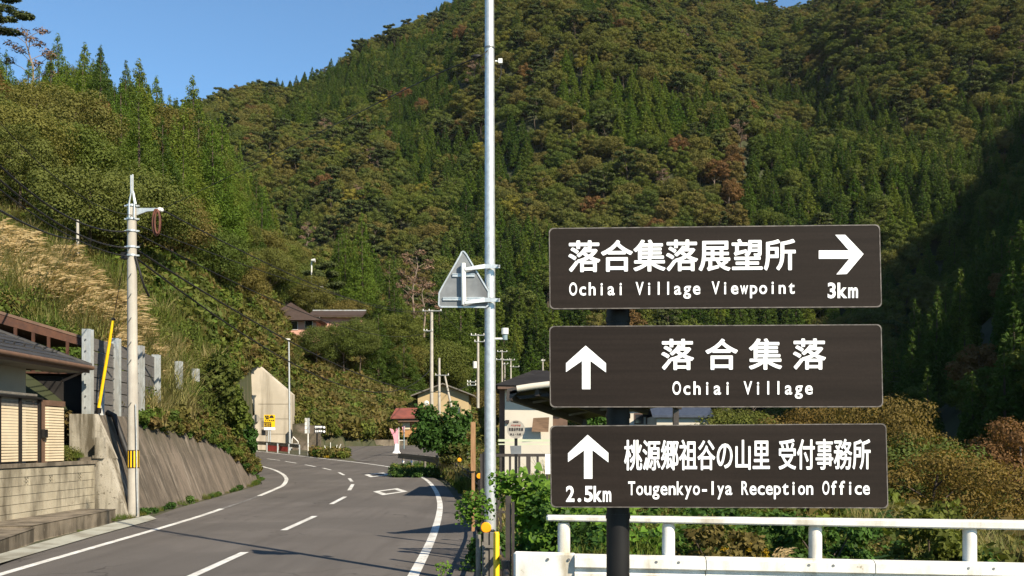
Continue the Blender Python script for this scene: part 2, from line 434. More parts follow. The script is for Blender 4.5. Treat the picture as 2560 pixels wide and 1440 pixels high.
# ------------------------------------------------------------------ terrain
def vnoise(x, y, seed=0):
    xi = np.floor(x).astype(np.int64); yi = np.floor(y).astype(np.int64)
    xf = x - xi; yf = y - yi
    u = xf*xf*(3-2*xf); v = yf*yf*(3-2*yf)
    def h(a, b):
        n = (a * 374761393 + b * 668265263 + seed * 1442695041) & 0x7fffffff
        n = ((n ^ (n >> 13)) * 1274126177) & 0x7fffffff
        return ((n ^ (n >> 16)) & 0xffff) / 65535.0
    return (h(xi, yi)*(1-u)+h(xi+1, yi)*u)*(1-v) + (h(xi, yi+1)*(1-u)+h(xi+1, yi+1)*u)*v
def fbm(x, y, seed=0, o=4):
    s = 0; a = .5
    for i in range(o):
        s = s + a * (vnoise(x * 2**i, y * 2**i, seed + i) - .5) * 2; a *= .5
    return s
def sstep(a, b, x):
    t = np.clip((x - a) / (b - a), 0, 1); return t*t*(3-2*t)
FM_px = [-2500, -1500, -300, 450, 520, 650, 700, 830, 900, 960, 1130, 1250, 1400, 1600, 1780, 1890, 1965, 2035, 2150, 2300, 2560, 3500, 6000]
FM_py = [600, 450, 420, 297, 262, 218, 220, 170, 116, 94, 12, -60, -120, -140, -70, 4, 24, 2, -90, -150, -220, -260, -200]
FM_R = [500, 500, 600, 640, 660, 690, 700, 730, 750, 770, 800, 820, 850, 900, 930, 950, 950, 950, 900, 860, 820, 800, 800]
LH_px = [-4000, -400, 0, 200, 450, 545, 590, 640, 700, 738, 800, 900, 1000, 1100, 1200, 1300]
LH_g = [.30, .30, .295, .292, .262, .243, .222, .20, .172, .16, .148, .128, .104, .072, .03, 0.0]     # height of the ground above the eye / distance, at the ridge
LH_R = [110, 115, 130, 185, 262, 262, 260, 256, 250, 244, 235, 220, 205, 195, 185, 170]
LH_V = [21, 22, 24.5, 28.5, 36.5, 42.0, 88, 96.6, 96.6, 96.6, 96, 99, 104, 112, 125, 135]
LH_zf = [2.7, 2.7, 2.7, 2.7, 2.6, 2.5, 7.5, 9.2, 6.6, 3.2, 2.6, 2.2, 2.0, 2.0, 2.0, 1.5]
def components(x, y):
    x = np.asarray(x, float); y = np.asarray(y, float)
    yy = np.maximum(y, 4.0)
    u = x / yy; px = CX + F * u
    base = rz(y) - .05
    base = base - .28 * np.clip(x - .2*y - 1.2, 0, 18) * sstep(6, 14, y) * (1 - sstep(90, 170, y))
    base = base - 3.0 * sstep(110, 170, y) * sstep(.05, .2, u)
    # left hillside
    V = np.interp(px, LH_px, LH_V); R = np.interp(px, LH_px, LH_R); g = np.interp(px, LH_px, LH_g); zf = np.interp(px, LH_px, LH_zf)
    zr = CZ + g * R
    t = (yy - V) / (R - V)
    tl = np.clip(t, 0, 1)
    hl = zf + (zr - zf) * tl**.92 + 2.2 * fbm(x/22, y/22, 5) * tl*(1-tl)*4
    hl = np.where(t > 1, zr - .45 * (yy - R), hl)
    hl = np.where((t < 0) | (px > 1300), -50, hl)
    # far mountain
    Rm = np.interp(px, FM_px, FM_R); py = np.interp(px, FM_px, FM_py)
    zm = CZ + (HY - py - 30) / F * Rm
    Vm = np.interp(px, [-2000, 450, 1280, 2130, 4000], [330, 300, 270, 265, 320])
    tm = (yy - Vm) / (Rm - Vm); tc = np.clip(tm, 0, 1)
    wob = 4*tc*(1-tc)
    hm = 0 + zm * tc**.95 + wob * (26 * fbm(x/150, y/260, 11, 4) + 15*np.sin(x/38 + y/90 + 2*fbm(x/120, y/120, 3, 2)))
    hm = np.where(tm > 1, zm - .3 * (yy - Rm), hm)
    hm = np.where(tm < 0, -50, hm)
    # right-hand spur falling towards the river, steepened and continued unseen to cast shade
    foot = 27 + .205*y + 6*np.sin(y/37)
    sl = 1.02 * sstep(-60, 90, y) * (1 - sstep(430, 640, y))
    hs = -5 + (x - foot) * sl + 7 * fbm(x/60, y/60, 21) * sstep(0, 50, x - foot)
    hs = np.where((x > foot - 6) & (y > -40), hs, -50)
    return base, hl, hm, hs
def tz(x, y):
    b, l, m, s = components(x, y)
    return np.maximum(np.maximum(b, l), np.maximum(m, s))
us = np.concatenate([np.linspace(-1.6, -.56, 14, endpoint=False), np.linspace(-.56, .56, 330, endpoint=False), np.linspace(.56, 1.6, 60, endpoint=False), np.linspace(1.6, 5, 24)])
ds = np.concatenate([np.linspace(3, 24, 30, endpoint=False), np.geomspace(24, 1150, 260)])
UU, DD = np.meshgrid(us, ds)
XX = UU * DD
cb = components(XX, DD)
ZZ = np.max(np.stack(cb), axis=0); WHO = np.argmax(np.stack(cb), axis=0)
nr, nc = ZZ.shape
Vt = np.stack([XX, DD, ZZ], -1).reshape(-1, 3)
idx = np.arange(nr*nc).reshape(nr, nc)
Q = np.stack([idx[:-1, :-1], idx[:-1, 1:], idx[1:, 1:], idx[1:, :-1]], -1).reshape(-1, 4)
WQ = WHO[:-1, :-1].reshape(-1)
for k, (nm, mt) in enumerate([('ground', 'soil'), ('hillside', 'hill_soil'), ('mountain', 'hill_soil'), ('valley_slope', 'hill_soil')]):
    q = Q[WQ == k]
    used, inv = np.unique(q, return_inverse=True)
    me = npmesh(nm, Vt[used], inv.reshape(-1, 4), M[mt], smooth=True)
    o = link(nm, me); o['kind'] = 'structure'
# ground behind and beside the camera, one sheet with the rest
mb = MB(); mb.add([(-60, -60, -.06), (80, -60, -.06), (80, 3.2, -.06), (-60, 3.2, -.06)], [(0, 1, 2, 3)])
mb.build('near_ground', M['soil'], kind='structure')

# ------------------------------------------------------------------ road
def catmull(pts, n=8):
    pts = [Vector(p) for p in pts]; out_ = []
    for i in range(len(pts) - 1):
        p0 = pts[max(i-1, 0)]; p1 = pts[i]; p2 = pts[i+1]; p3 = pts[min(i+2, len(pts)-1)]
        for k in range(n):
            t = k / n
            out_.append(.5*((2*p1) + (p2-p0)*t + (2*p0-5*p1+4*p2-p3)*t*t + (3*p1-p0-3*p2+p3)*t**3))
    out_.append(pts[-1]); return out_
def strip(name, line, w, z, m, parent=None, w2=None, **kw):
    mb = MB(); vs = []
    for i, p in enumerate(line):
        a = line[max(i-1, 0)]; b = line[min(i+1, len(line)-1)]
        d = Vector((b.x-a.x, b.y-a.y, 0)).normalized(); n = Vector((-d.y, d.x, 0))
        for s_ in (-1, 1):
            q = p + n * s_ * w/2
            vs.append((q.x, q.y, float(rz(q.y)) + z))
    mb.add(vs, [(2*i, 2*i+1, 2*i+3, 2*i+2) for i in range(len(line)-1)])
    return mb.build(name, m, parent, **kw)
RIGHT = catmull([G(*p) for p in [(965, 1600), (1012, 1480), (1033, 1440), (1078, 1350), (1097, 1290), (1099, 1255), (1088, 1225), (1066, 1200), (1030, 1183), (975, 1168), (900, 1157), (820, 1148), (760, 1141), (700, 1134.5), (640, 1128), (560, 1122)]])
LEFT = catmull([G(*p) for p in [(-500, 1610), (-200, 1500), (0, 1437), (230, 1370), (480, 1297), (555, 1272)]])
LEFT_FAINT = catmull([G(*p) for p in [(558, 1271), (600, 1257), (645, 1241)]])
LEFT_FAR = catmull([G(*p) for p in [(648, 1240), (688, 1223), (708, 1213), (716, 1200), (713, 1192), (704, 1184), (680, 1173), (630, 1160)]])
ry = np.array([p.y for p in RIGHT]); rx = np.array([p.x for p in RIGHT])
def xr(y): return float(np.interp(y, ry, rx))
mb = MB(); vs = []; ys = list(np.arange(-25, 112, .75))
lefty = [(-30, -6.9), (15, -8.1), (20, -8.9), (25.4, -9.3), (27, -9.6), (30, -10.0), (44, -11.0), (50, -12.6), (56, -17), (62, -24), (70, -34), (112, -60)]
for y in ys:
    xl = float(np.interp(y, [a for a, b in lefty], [b for a, b in lefty]))
    xR = xr(y) + (.95 if y < 26 else .55) if y > 9 else xr(9) + .95 + (9 - y)*.08
    if y > 96: xR = -18
    for k in range(13):
        x = xl + (xR - xl) * k / 12; vs.append((x, y, float(rz(y))))
mb.add(vs, [(13*i+k, 13*i+k+1, 13*i+k+14, 13*i+k+13) for i in range(len(ys)-1) for k in range(12)])
road = mb.build('road', M['asphalt'], kind='structure')
mb = MB()
sr = [[P(880, 1166, 66), P(1030, 1176, 58), P(1150, 1172, 57), P(1215, 1168, 57)], [P(850, 1146, 78), P(960, 1143, 74), P(1080, 1140, 71), P(1200, 1138, 70)], [P(835, 1128, 88), P(940, 1124, 88), P(1060, 1122, 88), P(1170, 1120, 88)], [P(830, 1117, 97), P(930, 1115, 98), P(1050, 1113, 99), P(1150, 1112, 100)]]
mb.add([p for r in sr for p in r], [(4*i+k, 4*i+k+1, 4*i+k+5, 4*i+k+4) for i in range(3) for k in range(3)])
mb.build('side_road', M['asphalt'], kind='structure')
strip('edge_line', RIGHT, .17, .006, M['road_paint'], road)
strip('edge_line', LEFT, .16, .006, M['road_paint'], road)
strip('edge_line', LEFT_FAINT, .14, .006, M['faded_paint'], road, label='edge line worn almost away')
strip('edge_line', LEFT_FAR, .18, .006, M['road_paint'], road)
for a, b in [((455, 1452), (612, 1381)), ((709, 1326), (787, 1290.5)), ((828, 1260.5), (863, 1242)), ((873, 1226), (882, 1211)), ((880, 1204), (873, 1196)), ((860, 1188), (847, 1181)), ((827, 1175), (808, 1170.5)), ((789, 1167), (763, 1162)), ((741, 1158), (713, 1153.5)), ((700, 1151), (668, 1147))]:
    A = G(*a); B = G(*b)
    strip('centre_dash', [A.lerp(B, k/6) for k in range(7)], .15, .006, M['road_paint'], road)
for cx_, cy_, w_, l_ in [(976, 1229, 1.35, 4.6), (943, 1187.2, 1.35, 5.0)]:
    c = G(cx_, cy_); mb = MB(); o_ = []; i_ = []
    for dx, dy in ((-1, 0), (0, 1), (1, 0), (0, -1)):
        o_.append((c.x + dx*w_/2*1.0, c.y + dy*l_/2)); i_.append((c.x + dx*(w_/2-.26), c.y + dy*(l_/2-.95)))
    vs = [(x, y, float(rz(y)) + .006) for x, y in o_ + i_]
    mb.add(vs, [(k, (k+1) % 4, 4+(k+1) % 4, 4+k) for k in range(4)])
    mb.build('diamond_marking', M['road_paint'], road)
strip('edge_line', catmull([P(*p) for p in [(885, 1158, 71.5), (950, 1154, 70), (1020, 1150, 69)]]), .3, .05, M['faded_paint'], road)
# pale concrete gutter along the left edge
mb = MB(); gi = [G(*p) for p in [(-300, 1505), (0, 1411), (130, 1373), (250, 1338), (392, 1299)]]; go = [G(*p) for p in [(-300, 1475), (0, 1390), (140, 1350), (290, 1309), (372, 1291)]]
vs = []
for a, b in zip(gi, go): vs += [(a.x, a.y, a.z + .02), (b.x, b.y, b.z + .04)]
mb.add(vs, [(2*i, 2*i+1, 2*i+3, 2*i+2) for i in range(4)])
mb.build('gutter', M['gutter'], kind='structure')
# ------------------------------------------------------------------ plant shapes
def leafquads(C, Nn, size, rng, aspect=1.5, fold=0.0):
    """one quad per centre C facing Nn; returns verts, faces"""
    n = len(C)
    r = rng.normal(size=(n, 3)); T = np.cross(Nn, r); T /= np.linalg.norm(T, axis=1)[:, None] + 1e-9
    B = np.cross(Nn, T)
    s = (size * rng.uniform(.6, 1.35, n))[:, None] * .5
    a = T * s * aspect; b = B * s
    V = np.stack([C - a, C - b*.9, C + a, C + b*.9], 1)
    V = V.reshape(-1, 3)
    Fq = np.arange(4*n).reshape(n, 4)
    return V, Fq
def unit(v): return v / (np.linalg.norm(v, axis=1)[:, None] + 1e-9)
def lobes_cloud(cent, rad, per, size, rng, flat=.75, shell=.55, up=.25, out=.9, rnd=.55, aspect=1.5):
    Cs = []; Ns = []
    cent = np.asarray(cent, float); rad = np.asarray(rad, float)
    w = rad**2 / np.sum(rad**2)
    for c, r, k in zip(cent, rad, w):
        n = max(6, int(per * k))
        d = unit(rng.normal(size=(n, 3)))
        rr = r * (shell + (1-shell) * rng.uniform(0, 1, n)**.6) * rng.uniform(.85, 1.15, n)
        p = c + d * rr[:, None] * np.array([1, 1, flat])
        Cs.append(p); Ns.append(unit(d*out + rng.normal(size=(n, 3))*rnd + np.array([0, 0, up])))
    return leafquads(np.concatenate(Cs), np.concatenate(Ns), size, rng, aspect)
def trunk_mb(h, r, bend, rng, limbs=6, start=.35, reach=2.5, n=7):
    mb = MB()
    pts = [Vector((bend*math.sin(i*.9)*i/6, bend*math.cos(i*1.3)*i/6, h*i/6)) for i in range(7)]
    mb.tube(pts, [r*(1-.75*i/6) for i in range(7)], n)
    tips = []
    for k in range(limbs):
        f = start + (1-start)*k/limbs
        i = min(int(f*6), 5); p = pts[i].lerp(pts[i+1], f*6-i)
        a = k*2.4 + rng.uniform(0, .5)
        d = Vector((math.cos(a), math.sin(a), .55+rng.uniform(0, .4)))
        L_ = reach*(1-.5*f)*rng.uniform(.8, 1.1)
        q = p + d*L_*.5; e = q + Vector((d.x, d.y, d.z*.6))*L_*.5
        mb.tube([p, q, e], [r*.4*(1-f*.5), r*.25, r*.08], 5)
        tips.append(e)
    return mb, tips
def broadleaf(seed, h=10, cr=3.8, lobes=24, per=5600, size=.27, flat=.6):
    rng = np.random.default_rng(seed)
    mb, tips = trunk_mb(h*.82, h*.02, .35, rng, 8, .35, cr*.85)
    cz = h*.62; ch = h*.36
    cent = []; rad = []
    for k in range(lobes):
        th = math.acos(1 - 1.75*(k+.5)/lobes); ph = k*2.39996 + rng.uniform(-.3, .3)
        q = rng.uniform(.62, .95)
        cent.append((cr*q*math.sin(th)*math.cos(ph), cr*q*math.sin(th)*math.sin(ph), cz + ch*q*math.cos(th)))
        rad.append(cr*rng.uniform(.26, .45))
    cent.append((0, 0, cz)); rad.append(cr*.5)
    V, Fq = lobes_cloud(cent, rad, per, size, rng, flat=flat, rnd=.34, up=.4)
    return mb, V, Fq
def cedar(seed, h=18, cr=3.4, per=7500, size=.27):
    rng = np.random.default_rng(seed)
    mb = MB(); mb.tube([(0, 0, 0), (.1, 0, h*.5), (0, .05, h*.98)], [h*.014, h*.009, .03], 6)
    cent = []; rad = []
    nl = 21
    for i in range(nl):
        f = i/(nl-1); z = h*(.14 + .82*f)
        R = cr*(1-f)**.82*(1 if i % 2 else .86) + .16
        m_ = max(4, int(8*(1-f)+3))
        for k in range(m_):
            a = 2*math.pi*k/m_ + i*1.1 + rng.uniform(-.25, .25)
            q = R*rng.uniform(.55, 1.0)
            cent.append((q*math.cos(a), q*math.sin(a), z - q*.25 + rng.uniform(-.3, .3)))
            rad.append(max(.26, cr*.27*(1-f*.72))*rng.uniform(.8, 1.2))
    cent.append((0, 0, h)); rad.append(.25)
    V, Fq = lobes_cloud(cent, rad, per, size, rng, flat=1.15, up=.2, aspect=2.6, rnd=.4)
    return mb, V, Fq
def pine(seed, h=12, cr=3.6, per=2600, size=.36):
    rng = np.random.default_rng(seed)
    mb, tips = trunk_mb(h*.95, h*.016, .6, rng, 11, .4, cr)
    cent = []; rad = []
    for e in tips + [Vector((0, 0, h))]:
        for k in range(3):
            cent.append((e.x+rng.uniform(-.9, .9), e.y+rng.uniform(-.9, .9), e.z+rng.uniform(-.2, .4))); rad.append(rng.uniform(.7, 1.25))
    V, Fq = lobes_cloud(cent, rad, per, size, rng, flat=.38, up=.7, aspect=2.2)
    return mb, V, Fq
def deadtree(seed, h=12, cr=3.4):
    rng = np.random.default_rng(seed)
    mb, tips = trunk_mb(h*.95, h*.017, .6, rng, 12, .3, cr)
    for e in tips:
        for k in range(7):
            d = Vector((rng.uniform(-1, 1), rng.uniform(-1, 1), rng.uniform(-.1, .8)))
            mb.tube([e, e + d*.7, e + d*1.3 + Vector((0, 0, .2))], [.035, .022, .01], 3)
    cent = [(e.x, e.y, e.z+.2) for e in tips]; rad = [1.1]*len(tips)
    V, Fq = lobes_cloud(cent, rad, 700, .22, rng, flat=.45, up=.6, aspect=2.5)
    return mb, V, Fq
def joined(name, mb, V, Fq, mats):
    tv = np.array(mb.v).reshape(-1, 3) if mb.v else np.zeros((0, 3))
    quads = []
    for f in mb.f:
        if len(f) == 4: quads.append(f)
        else:
            for k in range(1, len(f)-1, 2): quads.append([f[0], f[k], f[k+1], f[min(k+2, len(f)-1)]])
    quads = [q for q in quads if len(set(q)) == 4]
    Fa = np.concatenate([np.array(quads).reshape(-1, 4), Fq + len(tv)]) if quads else Fq
    mi = np.concatenate([np.zeros(len(quads)), np.ones(len(Fq))]) if quads else np.ones(len(Fq))
    return npmesh(name, np.concatenate([tv, V]), Fa, mats, mi)
SPEC = []      # kind, leaf material, bark, builder
def addspec(kind, lm, bark, mbVF): SPEC.append((kind, lm, bark, mbVF))
for s_ in (1, 2, 3): addspec('cedar', 'cedar', 'bark', cedar(s_, 16+s_, 3.0+.25*s_))
for s_ in (4, 5): addspec('lit_cedar', 'cedar_lit', 'bark', cedar(s_, 16, 3.3))
b1, b2, b3 = broadleaf(11), broadleaf(12, 9, 4.2, 24), broadleaf(13, 11, 3.5, 18)
addspec('broad', 'broad', 'bark', b1); addspec('broad', 'broad', 'bark', b2); addspec('broad', 'broad', 'bark', b3)
addspec('olive', 'olive', 'bark', b2); addspec('olive', 'olive', 'bark', b3)
addspec('rust', 'rust', 'pale_bark', b1); addspec('yellow', 'yellow', 'bark', b3)
addspec('pine', 'pine', 'bark', pine(21)); addspec('pine', 'pine', 'bark', pine(22, 13, 4.2))
addspec('dead', 'dead', 'pale_bark', deadtree(31))
BYKIND = {}
for i, s_ in enumerate(SPEC): BYKIND.setdefault(s_[0], []).append(i)
NFAR = len(SPEC)      # finer leaved kinds for the trees near the road
for s_ in (41, 42, 43): addspec('cedar_n', 'cedar', 'bark', cedar(s_, 17, 3.6, 20000, .125))
for s_ in (44, 45, 46): addspec('lit_cedar_n', 'cedar_lit', 'bark', cedar(s_, 16, 3.8, 20000, .125))
n1, n2, n3 = broadleaf(51, 10, 3.9, 34, 20000, .135), broadleaf(52, 9, 4.3, 40, 22000, .135), broadleaf(53, 11, 3.6, 30, 18000, .135)
addspec('broad_n', 'broad', 'bark', n1); addspec('broad_n', 'broad', 'bark', n2)
addspec('olive_n', 'olive', 'bark', n2); addspec('olive_n', 'olive', 'bark', n3); addspec('rust_n', 'rust', 'pale_bark', n3); addspec('yellow_n', 'yellow', 'bark', n1)
addspec('amber_n', 'amber', 'bark', broadleaf(71, 9, 4.4, 46, 30000, .10, .45)); addspec('amber_n', 'amber', 'bark', broadleaf(72, 10, 4.0, 40, 26000, .10, .45))
addspec('pine_n', 'pine', 'bark', pine(61, 12, 3.8, 9000, .2)); addspec('dead_n', 'dead', 'pale_bark', deadtree(62))
for i, s_ in enumerate(SPEC[NFAR:]): BYKIND.setdefault(s_[0], []).append(i+NFAR)
def proto_collection(name, items):
    c = bpy.data.collections.new(name)
    for k, me in enumerate(items):
        o = bpy.data.objects.new('%s_%03d' % (name, k), me); c.objects.link(o)
    return c
TREEMESH = [joined('tree_kind', s_[3][0], s_[3][1], s_[3][2], [M[s_[2]], L[s_[1]]]) for s_ in SPEC]
TREES = proto_collection('tree_kinds', TREEMESH)

def gn_scatter(name, coll, Pn, rot, scl, idx, **props):
    me = bpy.data.meshes.new(name)
    n = len(Pn)
    me.vertices.add(n); me.vertices.foreach_set('co', np.asarray(Pn, np.float32).ravel())
    a = me.attributes.new('turn', 'FLOAT_VECTOR', 'POINT'); a.data.foreach_set('vector', np.asarray(rot, np.float32).ravel())
    a = me.attributes.new('size', 'FLOAT_VECTOR', 'POINT'); a.data.foreach_set('vector', np.asarray(scl, np.float32).ravel())
    a = me.attributes.new('which', 'INT', 'POINT'); a.data.foreach_set('value', np.asarray(idx, np.int32))
    me.update()
    o = link(name, me)
    g = bpy.data.node_groups.new(name, 'GeometryNodeTree')
    g.interface.new_socket('Geometry', in_out='INPUT', socket_type='NodeSocketGeometry')
    g.interface.new_socket('Geometry', in_out='OUTPUT', socket_type='NodeSocketGeometry')
    gi_ = g.nodes.new('NodeGroupInput'); go_ = g.nodes.new('NodeGroupOutput')
    ip = g.nodes.new('GeometryNodeInstanceOnPoints'); ci = g.nodes.new('GeometryNodeCollectionInfo')
    ci.inputs['Collection'].default_value = coll
    ci.inputs['Separate Children'].default_value = True
    ci.inputs['Reset Children'].default_value = True
    def attr(nm, ty):
        q = g.nodes.new('GeometryNodeInputNamedAttribute'); q.data_type = ty; q.inputs['Name'].default_value = nm
        return q.outputs[0]
    g.links.new(gi_.outputs[0], ip.inputs['Points'])
    g.links.new(ci.outputs[0], ip.inputs['Instance'])
    ip.inputs['Pick Instance'].default_value = True
    g.links.new(attr('which', 'INT'), ip.inputs['Instance Index'])
    e2r = g.nodes.new('FunctionNodeEulerToRotation')
    g.links.new(attr('turn', 'FLOAT_VECTOR'), e2r.inputs[0]); g.links.new(e2r.outputs[0], ip.inputs['Rotation'])
    g.links.new(attr('size', 'FLOAT_VECTOR'), ip.inputs['Scale'])
    g.links.new(ip.outputs[0], go_.inputs[0])
    md = o.modifiers.new('plants', 'NODES'); md.node_group = g
    setp(o, kind='stuff', **props)
    return o

# ------------------------------------------------------------------ forest
rng = np.random.default_rng(99)
def elli(px, py, cx, cy, rx_, ry_, a=0):
    c, s = math.cos(a), math.sin(a); dx = px-cx; dy = py-cy
    return ((dx*c+dy*s)/rx_)**2 + ((-dx*s+dy*c)/ry_)**2 < 1
def choose_kind(x, y, z, who):
    px = CX+F*x/y; py = HY-F*(z-CZ)/y
    r = random.random(); n = float(fbm(np.array(x/45.), np.array(y/45.), 77, 3))
    if who == 1:
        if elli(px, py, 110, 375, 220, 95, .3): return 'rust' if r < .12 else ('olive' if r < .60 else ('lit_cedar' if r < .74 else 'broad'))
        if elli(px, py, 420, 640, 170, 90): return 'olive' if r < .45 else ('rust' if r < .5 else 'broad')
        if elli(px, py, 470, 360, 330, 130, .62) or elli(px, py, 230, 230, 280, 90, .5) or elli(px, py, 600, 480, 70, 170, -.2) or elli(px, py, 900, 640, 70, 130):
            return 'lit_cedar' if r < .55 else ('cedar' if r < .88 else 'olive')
        if elli(px, py, 130, 340, 230, 110, .3): return 'rust' if r < .34 else ('olive' if r < .85 else 'broad')
        if px < 330 and py < 240: return 'lit_cedar' if r < .45 else ('broad' if r < .65 else ('olive' if r < .9 else 'pine'))
        if elli(px, py, 1050, 700, 60, 90): return 'dead' if r < .3 else 'broad'
        if px > 820: return 'broad' if r < .5 else ('cedar' if r < .75 else 'olive')
        return 'broad' if r < .5 else ('olive' if r < .86 else ('rust' if r < .9 else 'pine'))
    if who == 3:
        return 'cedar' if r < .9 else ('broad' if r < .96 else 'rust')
    con = (elli(px, py, 1560, 270, 190, 85, .35) or elli(px, py, 1300, 760, 170, 190) or elli(px, py, 1180, 560, 60, 160) or elli(px, py, 900, 220, 240, 60, -.45)
           or elli(px, py, 2330, 560, 320, 200, .35) or elli(px, py, 2150, 330, 150, 90, .6) or elli(px, py, 1900, 740, 420, 90)
           or elli(px, py, 1960, 500, 100, 170) or elli(px, py, 1040, 400, 60, 90))
    if con:
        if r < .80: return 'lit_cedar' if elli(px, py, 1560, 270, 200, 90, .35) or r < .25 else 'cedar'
        return 'broad'
    if n > .28 and r < .8: return 'cedar'
    if elli(px, py, 1835, 470, 75, 75) and r < .45: return 'rust'
    if r < .13: return 'pine'
    if r < .56: return 'broad'
    if r < .955: return 'olive'
    if r < .976: return 'rust'
    if r < .985: return 'yellow'
    return 'dead' if r < .992 else 'cedar'
cand = []
def place(n, ulo, uhi, dlo, dhi, want, dens_px=None):
    d = np.sqrt(rng.uniform(dlo**2, dhi**2, n)); u = rng.uniform(ulo, uhi, n)
    x = u*d
    cs = np.stack(components(x, d)); who = np.argmax(cs, 0); z = np.max(cs, 0)
    k = np.isin(who, want)
    return x[k], d[k], z[k], who[k]
cells = {}
def spaced(xs, ys, zs, ws, r):
    out_ = []
    for x, y, z, w in zip(xs, ys, zs, ws):
        cx_, cy_ = int(x // r), int(y // r); ok = True
        for i in (-1, 0, 1):
            for j in (-1, 0, 1):
                for (a, b) in cells.get((r, cx_+i, cy_+j), ()):
                    if (a-x)**2 + (b-y)**2 < r*r: ok = False; break
                if not ok: break
            if not ok: break
        if ok:
            cells.setdefault((r, cx_, cy_), []).append((x, y)); out_.append((float(x), float(y), float(z), int(w)))
    return out_
HOUSES = [(-29.0, 142.0, 11), (-22, 130, 5)]
near = []
for t in spaced(*place(9000, -.60, .02, 40, 275, [1]), 4.3):
    x, y, z, w = t; px = CX + F*x/y
    V = np.interp(px, LH_px, LH_V); py = HY-F*(z-CZ)/y
    lim = V + (22 if px < 640 else 26)
    if px < 330: lim = V + 24 - max(0, px)*.02
    if 600 < px < 935 and y < 153: continue
    if y < lim: continue
    if any((x-a)**2 + (y-b)**2 < c*c for a, b, c in HOUSES): continue
    near.append(t)
far = spaced(*place(130000, -.36, .60, 255, 960, [2]), 5.3)
spur = spaced(*place(16000, .10, 1.5, 60, 640, [3]), 5.0)
def tree_rec(t, big=1.0):
    x, y, z, w = t
    kd = choose_kind(x, y, z + (10 if w == 1 and y > 150 else 5), w); i = random.choice(BYKIND[kd + ('_n' if w == 1 and y < 215 else '')])
    s = random.uniform(.8, 1.2)*big
    if w == 1 and y < 125: s *= .62 + .38*max(0, (y-50))/75
    if w == 1 and 'cedar' in kd and y > 110: s *= 1.15
    if kd in ('cedar', 'lit_cedar'): s *= .82 if w != 1 else .86
    if kd in ('pine', 'dead'): s *= .95
    if w == 2: s *= 1.0 if kd in ('cedar', 'lit_cedar') else 1.22
    return (x, y, z - .4, i, s*random.uniform(.92, 1.1)*(1.4 if w == 2 and 'cedar' in kd else 1), s, random.uniform(0, 6.28), kd, w)
near = [tree_rec(t, .92) for t in near]
far = [tree_rec(t) for t in far]; spur = [tree_rec(t) for t in spur]
near.sort(key=lambda t: t[1])
# the individual trees nearest the road; the rest of the wood reads as one mass
KT = {}
def tree_thing(i, loc, sx, sz, rot, label, group, name, cat='tree'):
    kd, lm, bark, (mb, V, Fq) = SPEC[i]
    if i not in KT:
        tm = mb.mesh('trunk', M[bark]); cm = npmesh('crown', V, Fq, L[lm]); KT[i] = (tm, cm)
    e = thing(name, label, cat, loc, group)
    e.rotation_euler = (0, 0, rot); e.scale = (sx, sx, sz)
    for nm, me in (('trunk', KT[i][0]), ('crown', KT[i][1])):
        o = bpy.data.objects.new(nm, me); COL.objects.link(o); o.parent = e
    return e
NAMES = {'cedar': ('cedar_tree', 'dark cedar'), 'lit_cedar': ('cedar_tree', 'bright cedar'), 'broad': ('broadleaf_tree', 'green broadleaf tree'),
         'olive': ('broadleaf_tree', 'olive broadleaf tree'), 'rust': ('broadleaf_tree', 'rusty broadleaf tree'), 'yellow': ('broadleaf_tree', 'yellow broadleaf tree'),
         'pine': ('pine_tree', 'flat-topped pine'), 'dead': ('bare_tree', 'brown leafless tree')}
def where_words(px, py):
    if px < 330: return 'on the left hillside above the tiled house' if py > 330 else 'high on the left ridge against the sky'
    if px < 640: return 'on the left hillside behind the concrete utility pole' if py > 400 else 'along the left ridge under the blue sky'
    if px < 920: return 'on the slope around the pink house'
    return 'on the slope above the yellow gabled house'
NI = 285
COLS = ((110, 'at the left edge'), (250, 'above the thin plain pole'), (400, 'behind the near utility pole'), (540, 'right of the near utility pole'), (640, 'before the tall pointed cedar'),
        (760, 'above the tunnel wall'), (880, 'above the pink house'), (980, 'right of the pink house'), (1100, 'above the yellow house'), (9999, 'beside the steel pole'))
ROWS = ((250, 'on the ridge'), (420, 'high on the slope'), (600, 'halfway up the slope'), (760, 'low on the slope'), (9999, 'at the slope foot'))
ORD = 'first second third fourth fifth sixth seventh eighth ninth tenth eleventh twelfth thirteenth fourteenth fifteenth sixteenth seventeenth eighteenth nineteenth twentieth twenty-first twenty-second twenty-third twenty-fourth twenty-fifth twenty-sixth twenty-seventh twenty-eighth twenty-ninth thirtieth'.split()
bins = {}
for t in near[:NI]:
    px, py = px_of((t[0], t[1], t[2]+6))
    bins.setdefault((t[7], next(w_ for a_, w_ in COLS if px < a_), next(w_ for a_, w_ in ROWS if py < a_)), []).append((px, t))
for (kd, cw_, rw_), ts_ in bins.items():
    ts_.sort(key=lambda q: q[0]); n_ = len(ts_)
    nm, ds_ = NAMES[kd]
    for j, (px, t) in enumerate(ts_):
        x, y, z, i, sx, sz, r = t[:7]
        if n_ == 1: lb = ds_ + ' ' + cw_ + ', ' + rw_
        elif j == n_-1: lb = 'rightmost ' + ds_ + ' ' + cw_ + ', ' + rw_
        elif j == 0: lb = 'leftmost ' + ds_ + ' ' + cw_ + ', ' + rw_
        elif n_ == 3: lb = 'middle ' + ds_ + ' ' + cw_ + ', ' + rw_
        else: lb = ORD[min(j, 29)] + ' ' + ds_.replace('broadleaf ', '') + ' from the left, ' + cw_ + ', ' + rw_
        tree_thing(i, (x, y, z), sx, sz, r, lb, {'c': 'cedars', 'l': 'cedars', 'p': 'pines'}.get(kd[0], 'broadleaf trees') + ' on the left hillside', nm)
rest = near[NI:] + far
